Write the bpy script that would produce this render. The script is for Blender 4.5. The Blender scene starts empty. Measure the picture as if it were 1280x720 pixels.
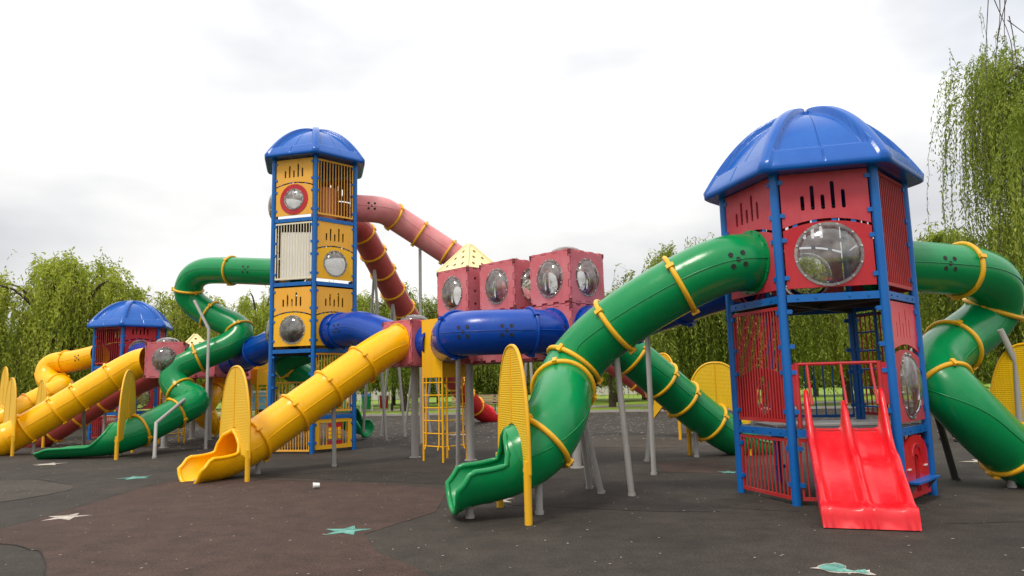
import bpy, math, random
import numpy as np
from mathutils import Vector, Matrix
from mathutils.geometry import tessellate_polygon
random.seed(7); rng = np.random.default_rng(7)
R = math.radians
SC = bpy.context.scene
COL = SC.collection

# ------------------------------------------------------------ camera
FPX, CAMH, HZ, ROLL = 900.0, 1.6, 480.0, R(1.4)
TH = math.atan((HZ - 360) / FPX)
FW = Vector((0, math.cos(TH), math.sin(TH))); UP = Vector((0, -math.sin(TH), math.cos(TH))); XX = Vector((1, 0, 0))
CR = XX * math.cos(ROLL) - UP * math.sin(ROLL)
CU = XX * math.sin(ROLL) + UP * math.cos(ROLL)
CP = Vector((0, 0, CAMH))
cd = bpy.data.cameras.new('camera'); cam = bpy.data.objects.new('camera', cd); COL.objects.link(cam)
cd.sensor_width = 36; cd.lens = FPX / 1280 * 36; cd.clip_end = 2000; cd.clip_start = 0.05
m = Matrix((CR, CU, -FW)).transposed().to_4x4(); m.translation = CP
cam.matrix_world = m
SC.camera = cam
SC.render.resolution_x, SC.render.resolution_y = 1024, 576

def ray(px, py): return (px - 640) / FPX * CR + (360 - py) / FPX * CU + FW
def PY(px, py, Y):
    d = ray(px, py); return CP + d * (Y / d.y)
def G(px, py, z=0.0):
    d = ray(px, py); return CP + d * ((z - CAMH) / d.z)
def proj(p):
    d = Vector(p) - CP; f = d.dot(FW)
    return 640 + FPX * d.dot(CR) / f, 360 - FPX * d.dot(CU) / f

# ------------------------------------------------------------ world, sun, exposure
SUN_EL, SUN_AZ = R(58), R(215)      # azimuth clockwise from +Y: behind the camera, to its left
w = bpy.data.worlds.new('World'); SC.world = w; w.use_nodes = True
nt = w.node_tree; nt.nodes.clear()
def N(t, typ, **kw):
    n = t.nodes.new(typ)
    for k, v in kw.items():
        if k.startswith('i_'): n.inputs[k[2:].replace('_', ' ')].default_value = v
        else: setattr(n, k, v)
    return n
out = N(nt, 'ShaderNodeOutputWorld'); bg = N(nt, 'ShaderNodeBackground'); bg.inputs['Strength'].default_value = 0.1
sky = N(nt, 'ShaderNodeTexSky', sky_type='NISHITA'); sky.sun_disc = False
sky.sun_elevation = SUN_EL; sky.sun_rotation = SUN_AZ
tc = N(nt, 'ShaderNodeTexCoord'); mp = N(nt, 'ShaderNodeMapping'); mp.inputs['Scale'].default_value = (1, 1, 2.4)
mp.inputs['Location'].default_value = (0.35, 0.1, 0.55)
n1 = N(nt, 'ShaderNodeTexNoise'); n1.inputs['Scale'].default_value = 2.1; n1.inputs['Detail'].default_value = 5; n1.inputs['Roughness'].default_value = .45
n2 = N(nt, 'ShaderNodeTexNoise'); n2.inputs['Scale'].default_value = 1.5; n2.inputs['Detail'].default_value = 5
r1 = N(nt, 'ShaderNodeValToRGB'); r1.color_ramp.elements[0].position = .37; r1.color_ramp.elements[1].position = .60
r1.color_ramp.elements[0].color = (4.3, 4.42, 4.7, 1); r1.color_ramp.elements[1].color = (7.6, 7.5, 7.3, 1)
r2 = N(nt, 'ShaderNodeValToRGB'); r2.color_ramp.elements[0].position = .26; r2.color_ramp.elements[1].position = .42
r2.color_ramp.elements[0].color = (.7, .7, .7, 1); r2.color_ramp.elements[1].color = (1, 1, 1, 1)
mx = N(nt, 'ShaderNodeMix', data_type='RGBA')
L = nt.links.new
L(tc.outputs['Generated'], mp.inputs['Vector']); L(mp.outputs[0], n1.inputs['Vector']); L(mp.outputs[0], n2.inputs['Vector'])
L(n1.outputs['Fac'], r1.inputs[0]); L(n2.outputs['Fac'], r2.inputs[0])
L(r2.outputs[0], mx.inputs['Factor']); L(sky.outputs[0], mx.inputs['A']); L(r1.outputs[0], mx.inputs['B'])
sx = N(nt, 'ShaderNodeSeparateXYZ'); L(tc.outputs['Generated'], sx.inputs[0])
el = N(nt, 'ShaderNodeMapRange'); el.inputs['To Min'].default_value = .92; el.inputs['To Max'].default_value = 1.85   # overcast sky: about twice as bright overhead as at the horizon
L(sx.outputs['Z'], el.inputs['Value'])
vs_ = N(nt, 'ShaderNodeVectorMath', operation='SCALE'); L(mx.outputs['Result'], vs_.inputs[0]); L(el.outputs[0], vs_.inputs['Scale'])
L(vs_.outputs[0], bg.inputs['Color']); L(bg.outputs[0], out.inputs[0])
sd = bpy.data.lights.new('sun', 'SUN'); sd.energy = 1.5; sd.angle = R(14); sd.color = (1, .91, .80)
so = bpy.data.objects.new('sun', sd); COL.objects.link(so)
sv = Vector((math.sin(SUN_AZ) * math.cos(SUN_EL), math.cos(SUN_AZ) * math.cos(SUN_EL), math.sin(SUN_EL)))
so.rotation_euler = (-sv).to_track_quat('-Z', 'Y').to_euler(); so.location = sv * 60
SC.view_settings.view_transform = 'Standard'; SC.view_settings.look = 'None'
SC.view_settings.exposure = 0.45; SC.view_settings.gamma = 1; SC.view_settings.use_curve_mapping = False

# ------------------------------------------------------------ materials
def newmat(name):
    m = bpy.data.materials.new(name); m.use_nodes = True
    return m, m.node_tree, m.node_tree.nodes['Principled BSDF']
def plastic(name, col, rough=.34, fade=None, fade_amt=.25, dirt=.35, scale=1.6, coat=.15, bump=.02, scuff=.4):
    """moulded plastic or paint: sun-faded blotches, grime specks, faint streaks, orange-peel relief"""
    m, t, b = newmat(name); L = t.links.new
    fade = fade or tuple(min(1, c * .75 + .12) for c in col)
    tc = N(t, 'ShaderNodeTexCoord')
    na = N(t, 'ShaderNodeTexNoise'); na.inputs['Scale'].default_value = scale; na.inputs['Detail'].default_value = 6; na.inputs['Roughness'].default_value = .62
    mp = N(t, 'ShaderNodeMapping'); mp.inputs['Scale'].default_value = (9, 9, .8)
    ns = N(t, 'ShaderNodeTexNoise'); ns.inputs['Scale'].default_value = 1.3; ns.inputs['Detail'].default_value = 4
    ra = N(t, 'ShaderNodeMapRange'); ra.inputs['From Min'].default_value = .42; ra.inputs['From Max'].default_value = .75; ra.inputs['To Max'].default_value = fade_amt
    rs = N(t, 'ShaderNodeMapRange'); rs.inputs['From Min'].default_value = .56; rs.inputs['From Max'].default_value = .8; rs.inputs['To Max'].default_value = dirt
    mx = N(t, 'ShaderNodeMix', data_type='RGBA'); mx.inputs['A'].default_value = (*col, 1); mx.inputs['B'].default_value = (*fade, 1)
    md = N(t, 'ShaderNodeMix', data_type='RGBA'); md.inputs['B'].default_value = (col[0] * .42 + .02, col[1] * .40 + .017, col[2] * .38 + .01, 1)
    L(tc.outputs['Object'], na.inputs['Vector']); L(tc.outputs['Object'], mp.inputs['Vector']); L(mp.outputs[0], ns.inputs['Vector'])
    L(na.outputs['Fac'], ra.inputs['Value']); L(ns.outputs['Fac'], rs.inputs['Value'])
    L(ra.outputs[0], mx.inputs['Factor']); L(mx.outputs['Result'], md.inputs['A']); L(rs.outputs[0], md.inputs['Factor'])
    nk = N(t, 'ShaderNodeTexNoise'); nk.inputs['Scale'].default_value = 7; nk.inputs['Detail'].default_value = 9; nk.inputs['Roughness'].default_value = .75
    rk = N(t, 'ShaderNodeMapRange'); rk.inputs['From Min'].default_value = .58; rk.inputs['From Max'].default_value = .74; rk.inputs['To Max'].default_value = scuff
    mk = N(t, 'ShaderNodeMix', data_type='RGBA'); mk.inputs['B'].default_value = (*[min(1, c * .8 + .05) for c in col], 1)
    L(tc.outputs['Object'], nk.inputs['Vector']); L(nk.outputs['Fac'], rk.inputs['Value']); L(rk.outputs[0], mk.inputs['Factor']); L(md.outputs['Result'], mk.inputs['A'])
    L(mk.outputs['Result'], b.inputs['Base Color'])
    rr = N(t, 'ShaderNodeMapRange'); rr.inputs['To Min'].default_value = rough - .08; rr.inputs['To Max'].default_value = rough + .16
    L(na.outputs['Fac'], rr.inputs['Value']); L(rr.outputs[0], b.inputs['Roughness'])
    nb = N(t, 'ShaderNodeTexNoise'); nb.inputs['Scale'].default_value = 14; nb.inputs['Detail'].default_value = 3
    bp = N(t, 'ShaderNodeBump'); bp.inputs['Strength'].default_value = bump * 8; bp.inputs['Distance'].default_value = .01
    L(tc.outputs['Object'], nb.inputs['Vector']); L(nb.outputs['Fac'], bp.inputs['Height']); L(bp.outputs[0], b.inputs['Normal'])
    b.inputs['Coat Weight'].default_value = coat * .3; b.inputs['Coat Roughness'].default_value = .12; b.inputs['Specular IOR Level'].default_value = .36
    return m
M = {}
M['green'] = plastic('green_plastic', (.0, .225, .062), .18, (.003, .30, .10), .35, .2)
M['yellow'] = plastic('yellow_plastic', (.95, .47, .0), .23, (.95, .54, .004), .4, .25)
M['yellow_dull'] = plastic('yellow_metal', (.80, .42, .006), .38, dirt=.35)
M['yellow_panel'] = plastic('yellow_panel', (.88, .47, .006), .42, (.84, .42, .04), .6, .25)
M['tan_panel'] = plastic('tan_panel', (.83, .40, .035), .45, (.78, .44, .11), .6, .25)
M['blue_tube'] = plastic('blue_plastic', (.001, .048, .34), .19, (.008, .10, .46), .3, .2)
M['roof_blue'] = plastic('roof_blue', (.001, .09, .42), .18, (.01, .16, .54), .35, .15)
M['post_blue'] = plastic('post_blue', (.002, .115, .42), .33, (.015, .18, .5), .3, .3)
M['red'] = plastic('red_plastic', (.70, .010, .018), .2, (.76, .07, .08), .5, .3, scuff=.6)
M['red_panel'] = plastic('red_panel', (.46, .010, .020), .42, (.52, .05, .06), .6, .35)
M['red_faded'] = plastic('red_panel_faded', (.50, .035, .055), .45, (.56, .10, .125), .6, .35)
M['red_bar'] = plastic('red_bar', (.44, .022, .024), .4, dirt=.4)
M['pink_tube'] = plastic('faded_red_tube', (.66, .20, .21), .38, (.78, .42, .42), .6, .2)
M['red_tube'] = plastic('red_tube', (.50, .075, .07), .36, (.58, .18, .17), .5, .25)
M['pink_cube'] = plastic('cube_red', (.58, .125, .15), .42, (.70, .29, .32), .6, .3)
M['cube_dark'] = plastic('cube_joint', (.16, .02, .025), .6)
M['cream'] = plastic('pale_yellow', (.86, .74, .38), .5, (.88, .80, .52), .6, .2)
M['grey'] = plastic('grey_post', (.36, .345, .325), .42, (.40, .38, .36), .5, .5, scale=2.5)
M['dark_grey'] = plastic('dark_post', (.06, .058, .056), .5)
M['deck'] = plastic('deck_metal', (.045, .048, .055), .6)
M['rail_grey'] = plastic('deck_edge_grey', (.36, .36, .35), .5)
M['black'] = plastic('black_rubber', (.012, .012, .012), .6)
M['pale_bar'] = plastic('pale_bar', (.78, .70, .52), .45)
M['white'] = plastic('white_plastic', (.78, .77, .74), .5, dirt=.3)
M['bolt'] = plastic('bolt_zinc', (.55, .54, .52), .35)
M['trunk'] = plastic('bark', (.075, .055, .04), .9, (.12, .095, .07), .8, .6, scale=3, coat=0, bump=.12)
M['wood'] = plastic('weathered_wood', (.30, .20, .12), .75, (.38, .3, .22), .7, .5, coat=0)
M['orange'] = plastic('salmon_panel', (.68, .20, .09), .45, (.72, .3, .17), .6)
M['skin'] = plastic('skin', (.50, .30, .21), .5, dirt=.1, coat=0)
M['hair'] = plastic('hair', (.02, .014, .01), .6, dirt=.1, coat=0)
M['concrete'] = plastic('concrete', (.33, .31, .28), .85, (.42, .40, .37), .7, .5, scale=1, coat=0)
M['plaster'] = plastic('plaster_wall', (.55, .52, .47), .85, coat=0)

def bubble_mat(name, tint=(.93, .94, .93), haze=.10, blot=None):
    m, t, b = newmat(name); L = t.links.new; o = t.nodes['Material Output']
    t.nodes.remove(b)
    tr = N(t, 'ShaderNodeBsdfTransparent'); tr.inputs[0].default_value = (*tint, 1)
    gl = N(t, 'ShaderNodeBsdfGlossy'); gl.inputs['Roughness'].default_value = .07; gl.inputs[0].default_value = (.95, .95, .95, 1)
    df = N(t, 'ShaderNodeBsdfDiffuse'); df.inputs[0].default_value = (.62, .60, .56, 1)
    lw = N(t, 'ShaderNodeFresnel'); lw.inputs['IOR'].default_value = 1.9
    tc = N(t, 'ShaderNodeTexCoord'); nz = N(t, 'ShaderNodeTexNoise'); nz.inputs['Scale'].default_value = 5; nz.inputs['Detail'].default_value = 6
    mr = N(t, 'ShaderNodeMapRange'); mr.inputs['From Min'].default_value = .4; mr.inputs['From Max'].default_value = .75
    mr.inputs['To Min'].default_value = haze * .4; mr.inputs['To Max'].default_value = haze * 2.2
    a = N(t, 'ShaderNodeMixShader'); c = N(t, 'ShaderNodeMixShader')
    L(tc.outputs['Object'], nz.inputs['Vector']); L(nz.outputs['Fac'], mr.inputs['Value'])
    L(mr.outputs[0], a.inputs[0]); L(tr.outputs[0], a.inputs[1]); L(df.outputs[0], a.inputs[2])
    if blot:
        n3 = N(t, 'ShaderNodeTexNoise'); n3.inputs['Scale'].default_value = 3.2
        r3 = N(t, 'ShaderNodeValToRGB'); r3.color_ramp.elements[0].position = .45; r3.color_ramp.elements[1].position = .6
        r3.color_ramp.elements[0].color = (*tint, 1); r3.color_ramp.elements[1].color = (*blot, 1)
        L(tc.outputs['Object'], n3.inputs['Vector']); L(n3.outputs['Fac'], r3.inputs[0]); L(r3.outputs[0], tr.inputs[0])
    L(lw.outputs[0], c.inputs[0]); L(a.outputs[0], c.inputs[1]); L(gl.outputs[0], c.inputs[2])
    L(c.outputs[0], o.inputs[0])
    return m
M['bubble'] = bubble_mat('clear_bubble', (.9, .9, .88), .17)
M['bubble_milk'] = bubble_mat('milky_bubble', (.6, .6, .58), .3)
M['bubble_dark'] = bubble_mat('smoky_bubble', (.45, .45, .44), .16)
M['bubble_purple'] = bubble_mat('purple_tinted_bubble', (.75, .72, .74), .12, (.33, .14, .45))

def perforated():
    m, t, b = newmat('yellow_perforated_sheet'); L = t.links.new
    tc = N(t, 'ShaderNodeTexCoord')
    mp = N(t, 'ShaderNodeMapping'); mp.inputs['Scale'].default_value = (26, 26, 26)
    wv = N(t, 'ShaderNodeTexWave', wave_type='BANDS', bands_direction='Z'); wv.inputs['Scale'].default_value = 11.0; wv.inputs['Distortion'].default_value = .3
    w2 = N(t, 'ShaderNodeTexWave', wave_type='BANDS', bands_direction='Y'); w2.inputs['Scale'].default_value = 7.0
    w3 = N(t, 'ShaderNodeTexWave', wave_type='BANDS', bands_direction='X'); w3.inputs['Scale'].default_value = 7.0
    mu = N(t, 'ShaderNodeMath', operation='MULTIPLY'); L(w2.outputs['Fac'], mu.inputs[0]); L(w3.outputs['Fac'], mu.inputs[1])
    ad = N(t, 'ShaderNodeMath', operation='ADD'); L(wv.outputs['Fac'], ad.inputs[0]); L(mu.outputs[0], ad.inputs[1])
    nz = N(t, 'ShaderNodeTexNoise'); nz.inputs['Scale'].default_value = 2; nz.inputs['Detail'].default_value = 5
    c = N(t, 'ShaderNodeValToRGB'); c.color_ramp.elements[0].position = .25; c.color_ramp.elements[1].position = .75
    c.color_ramp.elements[0].color = (.80, .47, .006, 1); c.color_ramp.elements[1].color = (.92, .56, .010, 1)
    sb = N(t, 'ShaderNodeMath', operation='MULTIPLY'); L(wv.outputs['Fac'], sb.inputs[0]); L(nz.outputs['Fac'], sb.inputs[1])
    s2 = N(t, 'ShaderNodeMath', operation='MULTIPLY'); s2.inputs[1].default_value = 1.5; L(sb.outputs[0], s2.inputs[0])
    for n in (wv, w2, w3, nz): L(tc.outputs['Object'], n.inputs['Vector'])
    L(s2.outputs[0], c.inputs[0]); L(c.outputs[0], b.inputs['Base Color'])
    bp = N(t, 'ShaderNodeBump'); bp.inputs['Strength'].default_value = .28; bp.inputs['Distance'].default_value = .012
    L(ad.outputs[0], bp.inputs['Height']); L(bp.outputs[0], b.inputs['Normal']); b.inputs['Roughness'].default_value = .42
    return m
M['perf'] = perforated()

def rubber(name, c1, c2, speck=.6, scale=.5):
    m, t, b = newmat(name); L = t.links.new
    tc = N(t, 'ShaderNodeTexCoord')
    na = N(t, 'ShaderNodeTexNoise'); na.inputs['Scale'].default_value = scale; na.inputs['Detail'].default_value = 8; na.inputs['Roughness'].default_value = .65
    vo = N(t, 'ShaderNodeTexVoronoi'); vo.inputs['Scale'].default_value = 90
    nf = N(t, 'ShaderNodeTexNoise'); nf.inputs['Scale'].default_value = 45; nf.inputs['Detail'].default_value = 4; nf.inputs['Roughness'].default_value = .8
    ra = N(t, 'ShaderNodeMapRange'); ra.inputs['From Min'].default_value = .3; ra.inputs['From Max'].default_value = .7
    mx = N(t, 'ShaderNodeMix', data_type='RGBA'); mx.inputs['A'].default_value = (*c1, 1); mx.inputs['B'].default_value = (*c2, 1)
    L(tc.outputs['Object'], na.inputs['Vector']); L(tc.outputs['Object'], vo.inputs['Vector']); L(tc.outputs['Object'], nf.inputs['Vector'])
    L(na.outputs['Fac'], ra.inputs['Value']); L(ra.outputs[0], mx.inputs['Factor'])
    rf = N(t, 'ShaderNodeMapRange'); rf.inputs['From Min'].default_value = .3; rf.inputs['From Max'].default_value = .7
    rf.inputs['To Min'].default_value = 1 - speck; rf.inputs['To Max'].default_value = 1 + speck
    L(nf.outputs['Fac'], rf.inputs['Value'])
    rv = N(t, 'ShaderNodeMapRange'); rv.inputs['To Min'].default_value = .75; rv.inputs['To Max'].default_value = 1.25
    L(vo.outputs['Color'], rv.inputs['Value'])
    nm = N(t, 'ShaderNodeTexNoise'); nm.inputs['Scale'].default_value = 2.6; nm.inputs['Detail'].default_value = 7; nm.inputs['Roughness'].default_value = .7
    L(tc.outputs['Object'], nm.inputs['Vector'])
    rm = N(t, 'ShaderNodeMapRange'); rm.inputs['From Min'].default_value = .3; rm.inputs['From Max'].default_value = .7; rm.inputs['To Min'].default_value = .68; rm.inputs['To Max'].default_value = 1.32
    L(nm.outputs['Fac'], rm.inputs['Value'])
    m0 = N(t, 'ShaderNodeMath', operation='MULTIPLY'); L(rf.outputs[0], m0.inputs[0]); L(rm.outputs[0], m0.inputs[1])
    m1 = N(t, 'ShaderNodeMath', operation='MULTIPLY'); L(m0.outputs[0], m1.inputs[0]); L(rv.outputs[0], m1.inputs[1])
    vm = N(t, 'ShaderNodeVectorMath', operation='SCALE'); L(mx.outputs['Result'], vm.inputs[0]); L(m1.outputs[0], vm.inputs['Scale'])
    L(vm.outputs[0], b.inputs['Base Color'])
    bp = N(t, 'ShaderNodeBump'); bp.inputs['Strength'].default_value = .6; bp.inputs['Distance'].default_value = .012
    L(nf.outputs['Fac'], bp.inputs['Height']); L(bp.outputs[0], b.inputs['Normal']); b.inputs['Roughness'].default_value = .85
    b.inputs['Specular IOR Level'].default_value = .3
    return m
M['rub_dark'] = rubber('dark_rubber', (.028, .0235, .0195), (.050, .042, .034))
M['rub_brown'] = rubber('brown_rubber', (.046, .026, .021), (.065, .040, .031), scale=.35)
M['rub_grey'] = rubber('grey_rubber', (.044, .037, .031), (.064, .054, .044))
M['rub_black'] = rubber('black_rubber_patch', (.022, .018, .016), (.036, .030, .025))
M['teal'] = rubber('teal_paint', (.07, .19, .16), (.16, .40, .34), .5, 7)
M['mark_white'] = rubber('cream_paint', (.24, .21, .18), (.56, .50, .43), .45, 7)
M['grass'] = rubber('grass_ground', (.12, .22, .015), (.22, .29, .03), .4, .25)
M['path'] = rubber('pale_path', (.30, .25, .20), (.38, .33, .28), .3)

def leafmat(name, c1, c2, c3):
    m, t, b = newmat(name); L = t.links.new; o = t.nodes['Material Output']; t.nodes.remove(b)
    ge = N(t, 'ShaderNodeNewGeometry'); rp = N(t, 'ShaderNodeValToRGB')
    rp.color_ramp.elements[0].color = (*c1, 1); rp.color_ramp.elements[1].color = (*c3, 1)
    e = rp.color_ramp.elements.new(.5); e.color = (*c2, 1)
    tc = N(t, 'ShaderNodeTexCoord'); nz = N(t, 'ShaderNodeTexNoise'); nz.inputs['Scale'].default_value = .55; nz.inputs['Detail'].default_value = 4
    ad = N(t, 'ShaderNodeMath', operation='MULTIPLY_ADD'); ad.inputs[1].default_value = .5
    mr = N(t, 'ShaderNodeMapRange'); mr.inputs['From Min'].default_value = .3; mr.inputs['From Max'].default_value = .7; mr.inputs['To Max'].default_value = .5
    L(tc.outputs['Object'], nz.inputs['Vector']); L(nz.outputs['Fac'], mr.inputs['Value'])
    L(ge.outputs['Random Per Island'], ad.inputs[0]); L(mr.outputs[0], ad.inputs[2]); L(ad.outputs[0], rp.inputs[0])
    df = N(t, 'ShaderNodeBsdfPrincipled'); df.inputs['Roughness'].default_value = .55; df.inputs['Specular IOR Level'].default_value = .3
    tl = N(t, 'ShaderNodeBsdfTranslucent'); mx = N(t, 'ShaderNodeMixShader'); mx.inputs[0].default_value = .42
    L(rp.outputs[0], df.inputs['Base Color']); L(rp.outputs[0], tl.inputs[0])
    L(df.outputs[0], mx.inputs[1]); L(tl.outputs[0], mx.inputs[2]); L(mx.outputs[0], o.inputs[0])
    return m
M['leaf_y'] = leafmat('willow_leaf_yellow', (.18, .24, .016), (.38, .45, .045), (.57, .58, .10))
M['leaf_g'] = leafmat('willow_leaf_green', (.11, .16, .014), (.25, .33, .035), (.42, .45, .08))
M['leaf_d'] = leafmat('dark_leaf', (.05, .075, .013), (.13, .17, .025), (.26, .28, .05))
M['jacket'] = plastic('white_jacket', (.7, .69, .66), .8, dirt=.1, coat=0)
def checked():
    m, t, b = newmat('checked_cloth'); L = t.links.new
    tc = N(t, 'ShaderNodeTexCoord'); ck = N(t, 'ShaderNodeTexChecker'); ck.inputs['Scale'].default_value = 22
    ck.inputs[1].default_value = (.6, .6, .58, 1); ck.inputs[2].default_value = (.015, .015, .017, 1)
    L(tc.outputs['Object'], ck.inputs[0]); L(ck.outputs[0], b.inputs['Base Color']); b.inputs['Roughness'].default_value = .85
    return m
M['checked'] = checked()

# ------------------------------------------------------------ mesh building
WL = {}
class MB:
    def __init__(s): s.v = []; s.f = []; s.sm = []
    def add(s, vs, fs, smooth=False):
        b = len(s.v); s.v += [tuple(p) for p in vs]
        for f in fs: s.f.append(tuple(b + i for i in f)); s.sm.append(smooth)
    def box(s, c, hx, hy, hz, ax=None):
        """centre, half sizes, optional three axes"""
        c = Vector(c); a = ax or (Vector((1, 0, 0)), Vector((0, 1, 0)), Vector((0, 0, 1)))
        vs = [c + a[0] * hx * i + a[1] * hy * j + a[2] * hz * k for i in (-1, 1) for j in (-1, 1) for k in (-1, 1)]
        s.add(vs, [(0, 1, 3, 2), (4, 6, 7, 5), (0, 4, 5, 1), (2, 3, 7, 6), (0, 2, 6, 4), (1, 5, 7, 3)])
    def tube(s, pts, r, n=12, caps=True, closed=False):
        pts = [Vector(p) for p in pts]; k = len(pts); rr = r if hasattr(r, '__len__') else [r] * k
        fr = frames(pts, closed); vs = []
        for p, (t, a, b), q in zip(pts, fr, rr):
            vs += [p + a * (q * math.cos(2 * math.pi * j / n)) + b * (q * math.sin(2 * math.pi * j / n)) for j in range(n)]
        fs = []
        for i in range(k if closed else k - 1):
            i2 = (i + 1) % k
            fs += [(i * n + j, i * n + (j + 1) % n, i2 * n + (j + 1) % n, i2 * n + j) for j in range(n)]
        s.add(vs, fs, True)
        if caps and not closed:
            s.add(vs[:n], [tuple(range(n - 1, -1, -1))]); s.add(vs[-n:], [tuple(range(n))])
    def poly(s, outer, holes, o, u, w, n, n0, n1):
        """2D outline with holes, extruded along n between n0 and n1"""
        loops = [outer] + list(holes); flat = [p for l in loops for p in l]
        tris = tessellate_polygon([[Vector((a, b, 0)) for a, b in l] for l in loops])
        P = lambda p, d: o + u * p[0] + w * p[1] + n * d
        K = len(flat); vs = [P(p, n1) for p in flat] + [P(p, n0) for p in flat]
        fs = []
        for t in tris:
            a, b, c = (Vector((*flat[i], 0)) for i in t)
            if (b - a).cross(c - a).z < 0: t = (t[0], t[2], t[1])
            fs.append(tuple(t)); fs.append((t[2] + K, t[1] + K, t[0] + K))
        s.add(vs, fs)
        b0 = 0
        for li, l in enumerate(loops):
            k = len(l); area = sum(l[i][0] * l[(i + 1) % k][1] - l[(i + 1) % k][0] * l[i][1] for i in range(k))
            ccw = (area > 0) == (li == 0)
            fs = []
            for i in range(k):
                a, c = b0 + i, b0 + (i + 1) % k
                fs.append((a, a + K, c + K, c) if ccw else (a, c, c + K, a + K))
            s.add(vs, fs); b0 += k
    def mesh(s, name, mat, shift=(0, 0, 0)):
        me = bpy.data.meshes.new(name)
        sh = Vector(shift)
        me.from_pydata([Vector(p) - sh for p in s.v], [], s.f)
        me.polygons.foreach_set('use_smooth', s.sm); me.materials.append(M[mat] if isinstance(mat, str) else mat)
        me.update(); return me
    def build(s, name, mat, parent=None, origin=None):
        a = np.array([tuple(p) for p in s.v]); c = Vector((a.min(0) + a.max(0)) / 2) if origin is None else Vector(origin)
        o = bpy.data.objects.new(name, s.mesh(name, mat, c)); COL.objects.link(o)
        WL[o] = c
        if parent: o.parent = parent; o.location = c - WL[parent]
        else: o.location = c
        return o
def inst(mesh, name, parent, mw):
    """object sharing a mesh, at world matrix mw"""
    o = bpy.data.objects.new(name, mesh); COL.objects.link(o)
    if parent:
        o.parent = parent; o.matrix_basis = Matrix.Translation(-WL[parent]) @ mw
    else: o.matrix_basis = mw
    WL[o] = mw.translation.copy()
    return o
def frames(pts, closed=False):
    k = len(pts); ts = []
    for i in range(k):
        a = pts[(i - 1) % k] if (closed or i) else pts[0]; b = pts[(i + 1) % k] if (closed or i < k - 1) else pts[-1]
        ts.append((b - a).normalized())
    t = ts[0]; a = t.cross(Vector((0, 0, 1)))
    if a.length < 1e-3: a = Vector((1, 0, 0))
    a.normalize(); res = []
    for t2 in ts:
        q = t.rotation_difference(t2); a = (q @ a); a = (a - t2 * a.dot(t2)).normalized(); t = t2
        res.append((t, a, a.cross(t)))
    return res
def matcols(a, b, c, o):
    m = Matrix((a, b, c)).transposed().to_4x4(); m.translation = o; return m
def empty(name, loc, label=None, cat=None, group=None):
    o = bpy.data.objects.new(name, None); COL.objects.link(o); o.location = loc; WL[o] = Vector(loc)
    o.empty_display_size = .2
    return tag(o, label, cat, group)
def tag(o, label=None, cat=None, group=None, kind=None):
    if label: o['label'] = label
    if cat: o['category'] = cat
    if group: o['group'] = group
    if kind: o['kind'] = kind
    return o
def circ(cx, cy, rx, ry=None, n=24, a0=0): 
    ry = ry or rx
    return [(cx + rx * math.cos(a0 + 2 * math.pi * i / n), cy + ry * math.sin(a0 + 2 * math.pi * i / n)) for i in range(n)]
def slot(cx, y0, y1, hw):
    return [(cx + hw * math.cos(a), y1 - hw + hw * math.sin(a)) for a in np.linspace(0, math.pi, 6)] + \
           [(cx + hw * math.cos(a), y0 + hw + hw * math.sin(a)) for a in np.linspace(math.pi, 2 * math.pi, 6)]
def arc_edge(x0, x1, y, bulge, n=13):
    return [(x0 + (x1 - x0) * i / (n - 1), y + bulge * (1 - (2 * i / (n - 1) - 1) ** 2)) for i in range(n)]
Z = Vector((0, 0, 1))

# ------------------------------------------------------------ the setting
def sheet(name, pts, z, mat, th=None):
    b = MB(); b.poly([(p[0], p[1]) for p in pts], [], Vector((0, 0, 0)), Vector((1, 0, 0)), Vector((0, 1, 0)), Z, z - (th or .003), z)
    return b.build(name, mat, None, (0, 0, 0))
tag(sheet('ground', [(-600, -60), (600, -60), (600, 900), (-600, 900)], -.05, 'grass', .5), kind='structure')
KA, KB = G(300, 523), G(960, 512)          # far edge of the rubber
kd = (KB - KA).normalized(); K0 = KA - kd * 30; K1 = KB + kd * 32
tag(sheet('rubber_surface', [(-45, -8), (45, -8), (K1.x, K1.y), (K0.x, K0.y)], 0, 'rub_dark', .2), kind='structure')
def patch(name, px, z, mat):
    return tag(sheet(name, [G(*p)[:2] for p in px], z, mat), kind='structure')
patch('brown_rubber_patch', [(-160, 800), (60, 735), (52, 690), (20, 682), (-60, 676), (0, 662), (60, 645), (120, 627), (180, 609), (215, 601), (330, 600), (470, 604), (560, 612), (545, 640), (455, 668), (470, 690), (520, 710), (600, 760)], .004, 'rub_brown')
patch('grey_rubber_patch', [(-80, 605), (40, 600), (92, 607), (88, 613), (40, 622), (-80, 640)], .004, 'rub_grey')
patch('black_rubber_patch', [(330, 596), (420, 588), (560, 590), (640, 596), (760, 600), (900, 640), (830, 640), (640, 632), (560, 606), (440, 601)], .0042, 'rub_black')
patch('grey_rubber_patch', [(700, 546), (900, 541), (915, 556), (820, 560), (690, 558)], .004, 'rub_grey')
patch('brown_rubber_patch', [(820, 578), (890, 576), (920, 585), (905, 592), (830, 590)], .004, 'rub_brown')
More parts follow.
